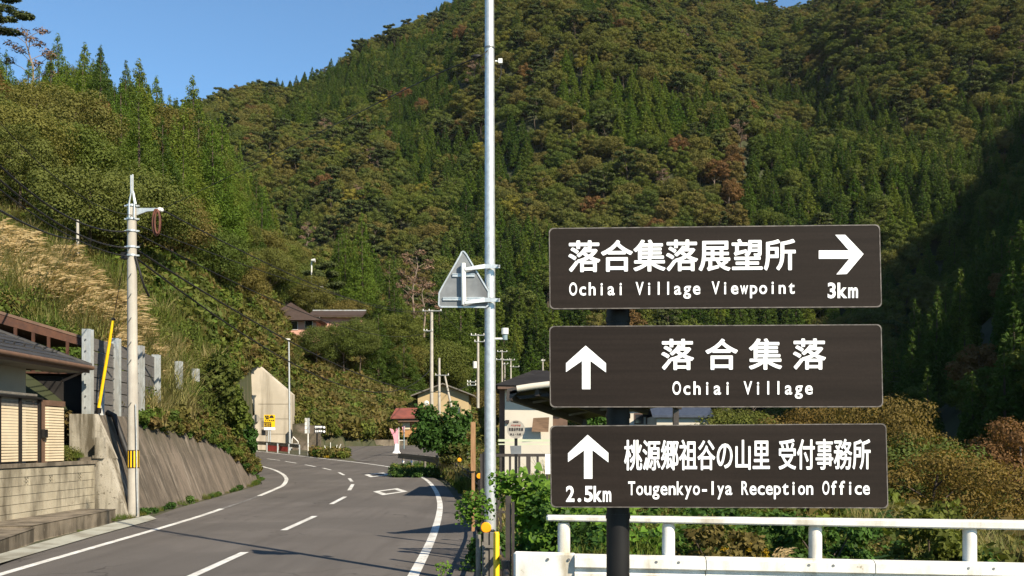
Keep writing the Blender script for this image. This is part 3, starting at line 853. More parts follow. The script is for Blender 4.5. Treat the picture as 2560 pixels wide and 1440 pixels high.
def scat(name, recs, **kw):
    gn_scatter(name, TREES, [(t[0], t[1], t[2]) for t in recs], [(0, 0, t[6]) for t in recs], [(t[4], t[4], t[5]) for t in recs], [t[3] for t in recs], **kw)
scat('forest', rest, label='mixed autumn forest of cedars and broadleaf trees covering the mountain', cat='forest')
scat('cedar_wood', spur, label='dark cedar wood on the shaded slope at the right', cat='forest')
print('TREES', len(near), len(far), len(spur))

# special trees that stand out by themselves
def special(kd, px, py_top, d, h, w_, label, name, z0=None, k=0):
    ks = BYKIND[kd + '_n']; i = ks[k % len(ks)]
    V = SPEC[i][3][1]; H0 = V[:, 2].max(); W0 = (V[:, 0].max()-V[:, 0].min())
    top = P(px, py_top, d); z = top.z - h
    return tree_thing(i, (top.x, top.y, z), w_/W0, h/H0, random.uniform(0, 6), label, None, name)
special('cedar', 321, 172, 240, 22, 6.0, 'thin tall cedar standing alone above the left ridge', 'cedar_tree')
special('cedar', 404, 218, 250, 20, 6, 'tall cedar on the left ridge, nearest the notch of sky', 'cedar_tree', k=1)
special('lit_cedar', 362, 226, 245, 18, 6, 'cedar on the left ridge between the two tallest ones', 'cedar_tree')
special('pine', -10, -30, 112, 9, 8, 'dark pine at the top left corner of the sky', 'pine_tree', k=1)
special('dead', 78, 62, 118, 9, 6.5, 'bare reddish tree against the sky at the top left', 'bare_tree')
special('broad', 185, 165, 150, 8, 7, 'dark round tree on the skyline right of the bare tree', 'broadleaf_tree')
special('lit_cedar', 905, 520, 165, 21, 8.5, 'big sunlit cedar behind the pink house', 'cedar_tree', k=1)
special('lit_cedar', 600, 350, 190, 24, 6.5, 'tall pointed cedar at the right edge of the left hill', 'cedar_tree')
special('lit_cedar', 545, 470, 170, 18, 8, 'wide cedar just left of the tall pointed one', 'cedar_tree', k=1)
special('dead', 1035, 628, 150, 10, 6.5, 'brown withered pine above the triangular sign back', 'bare_tree')
special('dead', 1060, 700, 140, 8, 6.5, 'lower brown withered pine beside the triangular sign back', 'bare_tree')
special('cedar', 1150, 690, 150, 14, 8, 'dark cedar just left of the tall steel pole', 'cedar_tree')
special('cedar', 1010, 840, 128, 9, 8, 'dark low cedar above the yellow gabled house', 'cedar_tree', k=2)
special('broad', 990, 780, 140, 9, 9, 'green tree between pink house and yellow house', 'broadleaf_tree')
special('broad', 700, 845, 122, 7, 6, 'green tree in front of the pink house', 'broadleaf_tree', k=1)
special('broad', 790, 812, 126, 6, 6, 'green tree covering the middle of the pink house wing', 'broadleaf_tree', k=1)
special('olive', 655, 835, 127, 6, 5, 'olive brown tree at the left corner of the pink house', 'broadleaf_tree')
special('broad', 900, 790, 128, 8, 6, 'tree left of the dark conifer at the end of the pink house roof', 'broadleaf_tree', k=1)
special('broad', 860, 800, 127, 8, 7, 'broad green tree hiding the long low wing of the pink house', 'broadleaf_tree', k=2)
special('cedar', 945, 770, 130, 11, 7, 'dark conifer at the right end of the pink house roof', 'cedar_tree', k=1)
special('amber', 2190, 962, 54, 11, 9, 'rust orange tree right of the middle brown board', 'broadleaf_tree')
special('broad', 2285, 1075, 52, 10, 9, 'green tree rising right of the lowest brown board', 'broadleaf_tree')
special('amber', 2350, 1115, 46, 9, 9, 'yellow green tree at the river edge behind the white guardrail', 'broadleaf_tree', k=1)
special('amber', 2020, 1005, 60, 10, 9, 'olive tree showing between the two lower boards', 'broadleaf_tree', k=1)
special('broad', 1840, 1015, 70, 9, 8, 'green tree between the boards beside the blue roofed house', 'broadleaf_tree', k=2)
special('rust', 2540, 1040, 60, 10, 7.5, 'rust coloured tree in the shade at the right edge', 'broadleaf_tree')

# ------------------------------------------------------------------ undergrowth shapes
def shrub(seed, r=.6, n=420, size=.13):
    g = np.random.default_rng(seed)
    cent = [(g.uniform(-.5, .5)*r, g.uniform(-.5, .5)*r, r*g.uniform(.2, .75)) for _ in range(7)]
    V, Fq = lobes_cloud(cent, [r*g.uniform(.35, .6) for _ in range(7)], n, size, g, flat=.85, shell=.3, rnd=.8, aspect=1.4)
    return V, Fq
def blades(seed, n=70, h=.7, spread=.35, w=.018, lean=.5, seg=3):
    g = np.random.default_rng(seed); V = []; Fq = []
    for k in range(n):
        a = g.uniform(0, 2*math.pi); r = spread*math.sqrt(g.uniform()); b = g.uniform(0, 2*math.pi)
        base = np.array([r*math.cos(a), r*math.sin(a), 0]); hh = h*g.uniform(.6, 1.15); ln = lean*g.uniform(.2, 1.2)*hh
        d = np.array([math.cos(b), math.sin(b), 0]); s = np.array([-d[1], d[0], 0])*w
        i0 = len(V)
        for j in range(seg+1):
            f = j/seg; p = base + d*ln*f*f + np.array([0, 0, hh*(f - .18*f*f)])
            ww = s*(1-f*.85); V += [p-ww, p+ww]
        for j in range(seg): Fq.append([i0+2*j, i0+2*j+1, i0+2*j+3, i0+2*j+2])
    return np.array(V), np.array(Fq)
def plume_tuft(seed, n=24, h=1.6):
    g = np.random.default_rng(seed); V = []; Fq = []
    for k in range(n):
        a = g.uniform(0, 2*math.pi); r = .25*math.sqrt(g.uniform()); b = g.uniform(-.6, .9)
        d = np.array([math.cos(b), math.sin(b), 0]); hh = h*g.uniform(.7, 1.1)
        p0 = np.array([r*math.cos(a), r*math.sin(a), hh*.55])
        for q in range(9):
            f = q/9; p = p0 + d*(.55*f*f) + np.array([0, 0, hh*.45*(f-.35*f*f)])
            for m_ in range(2):
                e = unit(g.normal(size=(1, 3)))[0]*.035*(1-f*.4); l = (d*(.6+f) + np.array([0, 0, .8-f]))*.13
                i0 = len(V); V += [p-e, p+l-e*.4, p+l*1.3, p+e]; Fq.append([i0, i0+1, i0+2, i0+3])
    return np.array(V), np.array(Fq)
def heart_plant(seed, n=90, r=.38, h=.8, size=.075):
    """stems with broad heart shaped leaves of eight points each, folded along the midrib"""
    g = np.random.default_rng(seed); V = []; Fq = []
    shape = [(0, 0), (.55, -.15), (.95, .25), (.75, .85), (0, 1.75)]
    for k in range(n):
        a = g.uniform(0, 2*math.pi); q = r*math.sqrt(g.uniform()); z = h*g.uniform(.08, 1.0)*(1-.3*q/r)
        c = np.array([q*math.cos(a), q*math.sin(a), z])
        o_ = np.array([math.cos(a), math.sin(a), 0])
        tip = unit((o_*.8 + g.normal(size=3)*.45 + np.array([0, -.35, -.55]))[None])[0]
        nrm = unit((np.array([0, -.55, .75]) + o_*.35 + g.normal(size=3)*.35)[None])[0]
        nrm = unit((nrm - tip*nrm.dot(tip))[None])[0]; sd = np.cross(tip, nrm); s = size*g.uniform(.5, 1.25)
        for sg in (-1, 1):
            i0 = len(V)
            for (sx, sy) in shape: V.append(c + (sd*sx*sg + tip*sy + nrm*abs(sx)*.3)*s)
            Fq += [[i0, i0+1, i0+2, i0+3], [i0, i0+3, i0+4, i0+4]]
    return np.array(V), np.array(Fq)
def nm_mesh(name, VF, m):
    V, Fq = VF
    me = bpy.data.meshes.new(name)
    me.from_pydata([tuple(v) for v in V], [], [list(dict.fromkeys(f)) for f in Fq.tolist()]); me.materials.append(m); me.update()
    return me
UG = proto_collection('undergrowth_kinds', [
    nm_mesh('p', shrub(1), L['shrub']), nm_mesh('p', shrub(2), L['shrub']), nm_mesh('p', shrub(3, .7, 380, .17), L['vine']), nm_mesh('p', shrub(4, .6, 380, .15), L['vine']),
    nm_mesh('p', blades(5, 90, .8), L['grass']), nm_mesh('p', blades(6, 110, 1.3, .4, .016, .7), L['drygrass']), nm_mesh('p', plume_tuft(7), L['plume']), nm_mesh('p', plume_tuft(8), L['plume']),
    nm_mesh('p', heart_plant(9), L['bright']), nm_mesh('p', heart_plant(10, 110, .45, .9), L['bright']), nm_mesh('p', heart_plant(11, 110, .5, .8, .06), L['darkleaf']),
    nm_mesh('p', shrub(12, .35, 160, .07), L['goldenrod']), nm_mesh('p', blades(13, 120, .55, .45, .012, .9), L['grass']),
    nm_mesh('p', shrub(14, .55, 500, .10), L['darkleaf']), nm_mesh('p', shrub(15, .5, 1500, .042), L['shrub']), nm_mesh('p', shrub(16, .5, 1400, .045), L['vine'])])
S0, S1, V0, V1, GR, DG, PL0, PL1, H0_, H1_, HD, GO, G2, SD, SF, VF = range(16)
def scatter(name, recs, **kw):
    if not recs: return
    return gn_scatter(name, UG, [r[0] for r in recs], [(random.uniform(-.15, .15), random.uniform(-.15, .15), random.uniform(0, 6.28)) if r[1] not in (PL0, PL1, H0_, H1_, HD) else (random.uniform(-.1, .1), random.uniform(-.1, .1), random.uniform(-.6, .6)) for r in recs],
               [(r[2]*random.uniform(.85, 1.15), r[2]*random.uniform(.85, 1.15), r[2]*random.uniform(.8, 1.2)) for r in recs], [r[1] for r in recs], **kw)
def seg_dist(px, py, line):
    best = 1e9
    for (ax, ay), (bx, by) in zip(line[:-1], line[1:]):
        t = max(0, min(1, ((px-ax)*(bx-ax)+(py-ay)*(by-ay))/((bx-ax)**2+(by-ay)**2)))
        best = min(best, math.hypot(px-ax-t*(bx-ax), py-ay-t*(by-ay)))
    return best
band = [(-200, 570), (0, 640), (150, 700), (260, 790), (330, 870), (420, 960), (440, 1020)]
hill = []; pamp = []
x, y, z, w = place(8500, -.60, -.225, 20, 88, [1])
for a, b, c in zip(x, y, z):
    px, py = px_of((a, b, c+1.1)); V = np.interp(px, LH_px, LH_V)
    if b < V + .3 or b > V + 60 or (px < 235 and b < 31.5): continue
    r = random.random(); p = (float(a), float(b), float(c))
    sd = seg_dist(px, py, band)
    if sd < 56 and r < (1.0 if px < 300 else .75) - sd/80:
        pamp.append((p, DG, random.uniform(.9, 1.5)))
        if random.random() < .68: pamp.append((p, random.choice((PL0, PL1)), random.uniform(.7, 1.3)))
        if random.random() < .35: hill.append((p, random.choice((GR, SF)), random.uniform(.9, 1.5)))
    elif r < .42: hill.append((p, random.choice((S0, S1)) if b > 50 else SF, random.uniform(.9, 2.0)))
    elif r < .62: hill.append((p, random.choice((V0, V1)) if b > 50 else VF, random.uniform(.8, 1.8)))
    elif r < .84: hill.append((p, GR, random.uniform(1., 1.9)))
    elif r < .92: hill.append((p, DG, random.uniform(.8, 1.3)))
    elif r < .94 and px > 520: hill.append((p, GO, random.uniform(.5, 1.0)))
x, y, z, w = place(9500, -.29, .02, 92, 175, [1])
for a, b, c in zip(x, y, z):
    px, py = px_of((a, b, c+.6)); V = np.interp(px, LH_px, LH_V)
    if b < V + .2 or b > V + 60: continue
    r = random.random(); p = (float(a), float(b), float(c)); n = fbm(np.array(a/9), np.array(b/9), 41, 2)
    if r < .45 - n*.3: hill.append((p, random.choice((V0, V1)), random.uniform(1., 2.3)))
    elif r < .85: hill.append((p, random.choice((S0, S1)), random.uniform(1., 2.4)))
    elif r < .97: hill.append((p, random.choice((GR, DG)), random.uniform(1.2, 2.)))
    else: hill.append((p, GO, random.uniform(.9, 1.6)))
scatter('hillside_undergrowth', hill, label='tangled green and olive undergrowth covering the lower hillside', cat='undergrowth')
scatter('pampas_grass', pamp, label='dry tan pampas grass with feathery plumes on the bank', cat='pampas grass')
print('UNDER', len(hill), len(pamp))
# ------------------------------------------------------------------ lettering shapes
def glyph(ch, off): return GLYPH[(ch, off)]
BOLD = 1.0
def write(mb, text, box, off, frame, pitch=True, fill=.86, gap=0.0):
    """letters of text laid into box (x0,y0,x1,y1) of a frame(x,y)->3D; fixed pitch, each letter fitted to its cell"""
    x0, y0, x1, y1 = box; n = len(text); cw = (x1-x0)/n
    for i, ch in enumerate(text):
        if ch == ' ': continue
        vs, fs = glyph(ch, off)
        if not vs: continue
        gx0 = min(v[0] for v in vs); gx1 = max(v[0] for v in vs); gw = gx1-gx0
        cjk = ord(ch) > 255
        if cjk:
            gy0 = min(v[1] for v in vs); gy1 = max(v[1] for v in vs)
            sx = cw*fill/.95; sy = (y1-y0)/1.0
            cx_ = x0+cw*(i+.5)
            pts = [(cx_+(vx-(gx0+gx1)/2)*sx, y0+(vy+.115)*sy/.99) for vx, vy in vs]
        else:
            s = (y1-y0)/.73; sx = min(s*.92, cw*fill/gw)
            if ch in 'il1': sx = s*.8
            if ch == 'I': sx = s*.85
            cx_ = x0+cw*(i+.5)
            pts = [(cx_+(vx-(gx0+gx1)/2)*sx, y0+vy*s) for vx, vy in vs]
        if cjk and off == 0.0:      # bold: the strokes thickened by overlapping copies, each a hair in front of the last
            rr = BOLD
            for k in range(7):
                dx, dy = (0, 0) if k == 6 else (rr*math.cos(k*math.pi/3), rr*math.sin(k*math.pi/3))
                mb.add([frame(a+dx, b+dy) - Vector((0, .0002*k, 0)) for a, b in pts], fs)
            continue
        mb.add([frame(a, b) for a, b in pts], fs)

def WR(par, m, *a, **k):
    mb = MB(); write(mb, *a, **k); return mb.build('lettering', m, par, fix=False)
BOLD = .25
# ------------------------------------------------------------------ retaining wall along the left of the road
path = catmull([Vector(p) for p in [(-10.22, 27.3, 0), (-10.6, 33, 0), (-11.0, 39, 0), (-11.5, 44.5, 0), (-12.9, 50, 0), (-16.5, 56, 0), (-22, 62, 0), (-30, 66, 0)]], 10)
arc = [0]
for a, b in zip(path[:-1], path[1:]): arc.append(arc[-1]+(b-a).length)
def on_path(s_):
    x = float(np.interp(s_, arc, [p.x for p in path])); y = float(np.interp(s_, arc, [p.y for p in path]))
    x2 = float(np.interp(s_+.2, arc, [p.x for p in path])); y2 = float(np.interp(s_+.2, arc, [p.y for p in path]))
    d = Vector((x2-x, y2-y, 0))
    if d.length < 1e-5: d = Vector((-1, .5, 0))
    d.normalize(); n = Vector((-d.y, d.x, 0))
    return Vector((x, y, float(rz(y))-.05)), n
rw = thing('retaining_wall', 'leaning brown stained concrete retaining wall along the left of the road', 'wall', (-10.3, 27.3, 0))
s_ = 0.0
while s_ < arc[-1]-.5:
    e_ = min(s_+4.7, arc[-1]-.1); mb = MB(); k = 8; rows = []
    for i in range(k+1):
        q, n = on_path(s_+.012+(e_-s_-.024)*i/k)
        top = float(np.interp(s_, [0, 17, 25], [2.78, 2.42, 2.2])) - (q.z+.05)*0 
        H1 = 1.62; H2 = top
        rows.append([q, q+n*(.40*H1)+Vector((0, 0, H1)), q+n*(.40*H1+.02)+Vector((0, 0, H1+.012)), q+n*(.40*H2)+Vector((0, 0, H2)), q+n*(.40*H2+.55)+Vector((0, 0, H2)), q+n*(1.9)+Vector((0, 0, -.1))])
    m_ = 6
    mb.add([p for r in rows for p in r], [(m_*i+j, m_*(i+1)+j, m_*(i+1)+(j+1) % m_, m_*i+(j+1) % m_) for i in range(k) for j in range(m_)] + [tuple(range(m_))[::-1], tuple(m_*k+j for j in range(m_))])
    mb.build('wall_panel', M['wall_conc'], rw)
    s_ = e_
# the pale end wall that faces the camera
mb = MB(); y0 = 27.0
mb.prism([(-11.95, y0, 1.55), (-11.95, y0, 2.76), (-11.28, y0, 2.76), (-10.75, y0, 1.55)], (0, .28, 0))
mb.build('end_wall', M['end_conc'], rw)
mb = MB(); mb.prism([(-11.35, 26.62, -.05), (-11.35, 26.62, 1.56), (-10.78, 26.62, 1.56), (-10.25, 26.62, 0), (-10.2, 26.62, -.05)], (0, .66, 0))
mb.build('end_wall', M['end_conc'], rw)
mb = MB(); mb.box((-12.6, 26.6, 1.5), (-11.0, 26.98, 1.60)); mb.build('ledge', M['step_conc'], rw)
mb = MB(); mb.box((-11.15, 26.55, 1.565), (-10.85, 26.8, 1.64)); mb.box((-11.1, 26.6, 1.64), (-10.88, 26.8, 2.12))
mb.build('stone_marker', M['end_conc'], loc=(-11, 26.7, 1.57), label='small square concrete marker standing on the wall ledge', cat='marker')
mb = MB(); mb.tube([(-11.42, 28.2, 2.83), (-11.2, 28.15, 2.74), (-10.98, 28.1, 2.15), (-10.72, 28.05, 1.5), (-10.6, 28.0, 1.15)], .085, 8)
mb.build('drain_hose', M['net'], loc=(-11, 28, 1.1), label='black drain hose lying down the leaning wall beside the utility pole', cat='hose')

# block garden wall with pierced blocks
bw = thing('block_wall', 'stained concrete block garden wall with three pierced blocks', 'wall', (-11.08, 18, .2))
mb = MB(); mb.box((-11.20, 17, .0), (-11.095, 26.5, 1.42)); mb.build('wall', M['mortar'], bw)
mb = MB(); mb.box((-11.28, 17, 1.425), (-11.02, 26.55, 1.51)); mb.build('coping', M['step_conc'], bw)
mb = MB(); mb.box((-11.22, 17, .0), (-11.05, 26.5, .20)); mb.build('footing', M['step_conc'], bw)
hole_y = []
for px in (64, 136, 199): hole_y.append(-11.06/((px-CX)/F))
blk = None; blk2 = None
for r in range(6):
    z0 = .21+.2*r; y = 17.0 + (.2 if r % 2 else 0)
    while y < 26.4:
        y1 = min(y+.392, 26.49)
        if y > 19.4:
            hole = (r == 4) and any(y <= h < y+.4 for h in hole_y)
            jx = random.uniform(-.004, .004)
            if hole:
                mb = MB(); yc = y+.2
                mb.box((-11.10, y, z0), (-11.06, yc-.12, z0+.192)); mb.box((-11.10, yc+.12, z0), (-11.06, y1, z0+.192))
                for k in (-1, 0, 1): mb.bar((-11.08, yc-.13, z0+.096+k*.08), (-11.08, yc+.13, z0+.096+k*.08), .02, .04)
                for k in (-.06, .06): mb.bar((-11.08, yc+k, z0), (-11.08, yc+k, z0+.19), .03, .02, up=(1, 0, 0))
                mb.build('pierced_block', M['block'], bw)
            else:
                mb = MB(); mb.box((-11.10+jx, y+.004, z0+.004), (-11.055+jx, y1-.004, z0+.192))
                mb.build('block', M['block'], bw)
        y += .4
# raised concrete step in front of it
for (ya, yb, xa, xb, h, ex) in ((8, 20.0, -9.05, -9.15, .27, -11.2), (20.02, 26.3, -9.38, -10.22, .26, -11.05)):
    pass
mb = MB()
A0 = G(-300, 1500); A1 = G(85, 1350); B0 = G(87, 1350); B1 = G(289, 1300)
def stepbox(a, b, h, name):
    mb = MB(); mb.prism([(a.x, a.y, -.05), (b.x, b.y, -.05), (-11.06, b.y+.1, -.05), (-11.06, a.y, -.05)], (0, 0, h+.05))
    return mb
st = thing('raised_step', 'low raised concrete step running along the foot of the block wall', 'step', (-10, 20, 0))
stepbox(A0, A1, .24, '').build('step_slab', M['step_conc'], st, bevel=.015)
stepbox(A1+Vector((-.06, .02, 0)), B1, .29, '').build('step_slab', M['step_conc'], st, bevel=.015)
mb = MB(); mb.box((-14.5, 16, -.03), (-11.21, 26.6, 1.45)); mb.build('garden_terrace', M['soil'], kind='structure')

# ------------------------------------------------------------------ tiled house on the left
hs = thing('tiled_house', 'cream house with dark tiled hip roof behind the block wall', 'house', (-16, 20, 1.4))
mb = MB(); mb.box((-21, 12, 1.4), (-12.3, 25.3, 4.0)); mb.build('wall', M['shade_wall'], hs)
ex, ez, yend, sl = -11.35, 4.02, 26.9, .45
rg = []
mb = MB()  # roof body
A = (ex, 10, ez); B = (ex, yend, ez); C_ = (-21.2, yend, ez); D = (-21.2, 10, ez)
Rr = (-16.3, yend-4.9, ez+4.9*sl); Rl = (-16.3, 10, ez+4.9*sl)
mb.add([A, B, C_, D, Rl, Rr], [(0, 1, 5, 4), (1, 2, 5), (2, 3, 4, 5), (0, 4, 3), (0, 3, 2, 1)])
rf = mb.build('roof', M['tile'], hs)
tm_ = MB(); tm_.hexa([(0, 0, 0), (0, .285, 0), (-.33, .285, .33*sl), (-.33, 0, .33*sl), (.0, 0, .035), (.0, .285, .035), (-.33, .285, .33*sl+.012), (-.33, 0, .33*sl+.012)])
tme = tm_.mesh('tile', M['tile'])
cnt = 0
for r in range(7):
    y = 18.2
    while y < yend - r*.3 - .28:
        o = bpy.data.objects.new('tile', tme); COL.objects.link(o); o.parent = rf
        o.location = Vector((ex+.03 - r*.3, y, ez + r*.3*sl + .012)) - ROOT[hs.name]
        y += .3; cnt += 1
mb = MB(); mb.tube([(ex+.02, yend+.02, ez+.03), (-16.3, yend-4.9, ez+4.9*sl+.06)], .07, 6); mb.build('hip_ridge', M['tile'], rf)
for k in range(16):
    mb = MB(); y = 18.5+k*.5; mb.bar((ex-.62, y, ez+.31), (ex-.58, y, ez+.40), .05, .03); mb.build('snow_guard', M['tile'], rf)
mb = MB(); mb.tube([(ex+.06, 10, ez-.03), (ex+.06, yend+.02, ez-.03)], .06, 8); mb.tube([(ex+.06, yend+.02, ez-.03), (ex-6, yend+.06, ez-.03)], .06, 8); mb.build('gutter', M['brown_trim'], hs)
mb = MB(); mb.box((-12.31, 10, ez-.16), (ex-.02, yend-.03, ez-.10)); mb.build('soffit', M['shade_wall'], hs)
mb = MB(); mb.box((ex-.04, 10, ez-.17), (ex-.005, yend-.01, ez-.02)); mb.build('fascia', M['brown_trim'], hs)
mb = MB(); mb.bar((ex+.02, yend-.15, ez-.08), (ex-.55, yend-.5, ez-.42), .05, .06); mb.build('downpipe', M['brown_trim'], hs)
mb = MB(); mb.box((-12.29, 14, 1.9), (-12.24, 23.5, 2.9)); mb.build('window', M['glass'], hs)
# slatted screen standing on the wall
scn = thing('slatted_screen', 'cream slatted privacy screen with thin black posts on the block wall', 'screen', (-11.2, 20, 1.5))
for y in [19.0+.93*k for k in range(6)]:
    if y < 23.8:
        mb = MB(); mb.box((-11.20, y-.025, 1.51), (-11.14, y+.025, 3.0)); mb.build('post', M['black'], scn)
for k in range(19):
    z = 1.56+.066*k
    mb = MB(); mb.box((-11.25, 18.6, z), (-11.21, 23.62, z+.05)); mb.build('slat', M['slat'], scn)
for k in range(5):
    z = 1.56+.066*(19+k)
    mb = MB(); mb.box((-11.25, 18.6, z), (-11.21, 23.62, z+.05)); mb.build('slat', M['grey_brown'], scn)  # top slats in grey brown: roof shade put into their colour
mb = MB(); mb.box((-11.27, 18.6, 3.0), (-11.10, 23.7, 3.05)); mb.build('top_rail', M['black'], scn)
mb = MB(); mb.box((-11.3, 23.64, 1.51), (-11.14, 23.86, 3.0)); mb.build('corner_post', M['brown_trim'], scn)
gp = thing('gate_pillar', 'narrow slatted cream pillar beside the screen with a brown cap', 'pillar', (-11.2, 24.3, 1.5))
mb = MB(); mb.box((-11.42, 23.93, 1.51), (-11.12, 24.72, 2.86)); mb.build('core', M['brown_trim'], gp)
for k in range(20):
    z = 1.54+.066*k
    mb = MB(); mb.box((-11.44, 23.92, z), (-11.085, 24.74, z+.05)); mb.build('slat', M['slat'], gp)
mb = MB(); mb.box((-11.45, 23.9, 2.87), (-11.06, 24.76, 3.0)); mb.build('cap', M['brown_trim'], gp)
mb = MB(); mb.box((-11.14, 23.66, 2.1), (-11.06, 23.84, 2.3)); mb.build('letter_slot', M['black'], gp)

# rusty open shed behind, its roof edge and posts
rs = thing('rusty_shed', 'rusty low shed roof on thin posts behind the tiled house', 'shed', (-13.5, 28, 3))
mb = MB(); a = P(-60, 792, 27.5); b = P(217, 868, 30.0)
mb.prism([a, b, b+Vector((0, 0, .25)), a+Vector((0, 0, .30))], (-1.6, 1.2, .12)); mb.build('roof', M['rust'], rs)
mb = MB(); mb.prism([a+Vector((0, -.03, .28)), b+Vector((0, -.03, .22)), b+Vector((0, -.03, .30)), a+Vector((0, -.03, .36))], (-.1, .05, .0)); mb.build('roof_edge', M['brown_trim'], rs)
for px in (33, 77, 116, 165):
    t = (px+60)/277; q = a.lerp(b, t); mb = MB(); mb.bar(q, (q.x, q.y, 2.6), .07, .07, up=(1, 0, 0)); mb.build('post', M['rust'], rs)
sh = thing('shed_wall', 'dark roofed block in the gap between house and retaining wall', 'shed', (-13, 28.6, 1))
mb = MB(); mb.box((-13.6, 28.5, .9), (-12.0, 29.9, 3.9)); mb.build('wall', M['dark_roof'], sh)  # plain dark box filling the gap beside the house
mb = MB(); mb.prism([(-13.8, 28.3, 3.95), (-11.95, 28.3, 3.92), (-11.95, 30.2, 3.85), (-13.8, 30.2, 3.9)], (0, 0, .05)); mb.build('roof', M['rust'], sh)

# rockfall fence on top of the retaining wall: steel posts and horizontal planks
rk = thing('rockfall_fence', 'rockfall fence of galvanised posts with grey planks on the retaining wall', 'fence', (-11.7, 27.5, 2.75))
ys_ = [27.5, 29.75, 32.0, 34.4, 37.2, 39.6]; zt = [5.1, 5.08, 5.08, 5.0, 5.0, 4.9]; pw = []
for y, z in zip(ys_, zt):
    x = -11.66-.12*(y-27.5)/2.2-.2*(y > 34); z0 = 2.45; pw.append((x, y, z))
    mb = MB()
    mb.box((x-.12, y-.10, z0), (x+.12, y-.085, z)); mb.box((x-.12, y+.085, z0), (x+.12, y+.10, z)); mb.box((x-.008, y-.085, z0), (x+.008, y+.085, z))
    mb.box((x-.12, y-.12, z0), (x-.06, y-.10, z))
    mb.box((x+.05, y-.105, z0), (x+.12, y-.1, z))
    po = mb.build('post', M['galv_dull'], rk)
    if y < 33:
        for k in range(7):
            mb = MB(); zz = 2.95+.31*k; mb.tube([(x-.02, y-.10, zz), (x-.02, y-.135, zz)], .022, 6); mb.build('bolt', M['bolt'], po)
for (a, b) in zip(pw[:4], pw[1:4]):
    for k in range(6):
        z = 2.72+.37*k
        mb = MB(); mb.hexa([(a[0]-.09, a[1]+.1, z), (a[0]-.03, a[1]+.1, z), (b[0]-.03, b[1]-.1, z), (b[0]-.09, b[1]-.1, z), (a[0]-.09, a[1]+.1, z+.34), (a[0]-.03, a[1]+.1, z+.34), (b[0]-.03, b[1]-.1, z+.34), (b[0]-.09, b[1]-.1, z+.34)])
        mb.build('plank', M['mesh_board'], rk)
mb = MB(); mb.bar((-11.55, 28.1, 2.7), (-11.95, 29.2, 4.6), .16, .03); mb.build('sheet_flap', M['galv_dull'], rk, label='crumpled grey sheet hanging between the first two posts')

# ------------------------------------------------------------------ tunnel portal and far wall
D0 = 95.0
tp = thing('tunnel_portal', 'pale concrete tunnel portal wall with sloping top edge', 'tunnel', P(680, 1125, D0))
poly = [(540, 930), (585, 911), (641, 910), (729, 986), (729, 1128), (646, 1128), (642, 1105), (637, 1085), (634, 1060), (636, 1035), (633, 1010), (610, 985), (575, 975), (540, 985)]
mb = MB(); mb.prism([P(a, b, D0) for a, b in poly], (0, 1.4, 0)); mb.build('portal_wall', M['portal_conc'], tp)
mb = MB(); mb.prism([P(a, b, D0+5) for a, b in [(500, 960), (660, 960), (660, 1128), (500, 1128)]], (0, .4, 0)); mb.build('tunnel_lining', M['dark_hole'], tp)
mb = MB(); q = P(640, 1046, D0-.2)
mb.tube([q, q+Vector((0, -.05, 0))], .36, 16); mb.build('round_plate', M['disc'], tp)
for yy in (1010, 1047, 1085):
    mb = MB(); mb.bar(P(646, yy, D0-.01), P(728, yy, D0-.01), .02, .03); mb.build('form_joint', M['step_conc'], tp)
wl = thing('roadside_wall', 'brown stained low concrete wall under the vines right of the tunnel', 'wall', P(760, 1128, 94))
mb = MB(); mb.prism([P(a, b, 94) for a, b in [(731, 1060), (757, 1058), (780, 1064), (800, 1062), (800, 1132), (731, 1132)]], (0, .5, 0)); mb.build('wall', M['wall_conc'], wl)
mb = MB(); mb.prism([P(860, 1100, 101), P(1180, 1098, 102), P(1180, 1116, 102), P(860, 1118, 101)], (0, .5, 0))
mb.build('stone_kerb_wall', M['step_conc'], loc=P(1000, 1115, 101), label='low stained concrete wall along the far side of the side road', cat='wall')

# far guardrail in front of the tunnel
fg = thing('guardrail', 'dark curved guardrail with white posts in front of the tunnel', 'guardrail', G(690, 1131))
def beam(mb, pts, h, t=.05):
    for a, b in zip(pts[:-1], pts[1:]):
        mb.bar(a, b, t, h*.36); mb.bar(a+Vector((0, -.03, h*.33)), b+Vector((0, -.03, h*.33)), t, h*.26); mb.bar(a-Vector((0, .03, h*.33)), b-Vector((0, .03, h*.33)), t, h*.26)
mb = MB(); beam(mb, [P(634, 1107, 91), P(660, 1108, 89.5), P(690, 1110.5, 87.5), P(720, 1113, 85.5), P(748, 1115, 84)], .34); mb.build('beam', M['grey_brown'], fg)
for px, py in ((641, 1128), (667, 1130), (694, 1132), (722, 1134), (748.5, 1136)):
    b = G(px, py); mb = MB(); mb.tube([b, b+Vector((0, 0, .80))], .07, 8); mb.build('post', M['galv'], fg)
for (a, b) in ((669, 692), (697, 719)):
    p0 = P(a, 1113, 86.8); p1 = P(b, 1115, 86)
    mb = MB(); mb.prism([p0, p1, p1-Vector((0, 0, .50)), p0-Vector((0, 0, .5))], (0, .04, 0))
    mb.build('warning_board', M['red'], loc=(p0+p1)/2, label=('left' if a < 680 else 'right') + ' one of two red boards behind the tunnel guardrail posts', cat='board', group='red boards behind the tunnel guardrail')
mb = MB(); q = G(735, 1133); q.x += .8
w0 = P(728, 1122, 88); 
mb.tube([P(729, 1121, 88), P(730, 1098, 88), P(733, 1092, 88), P(745, 1104, 88), P(746, 1121, 88)], .05, 6); mb.tube([P(730, 1110, 88), P(746, 1110, 88)], .035, 6)
mb.build('bent_pipe_barrier', M['white_steel'], loc=P(737, 1121, 88), label='white bent pipe barrier at the right foot of the tunnel wall', cat='barrier')

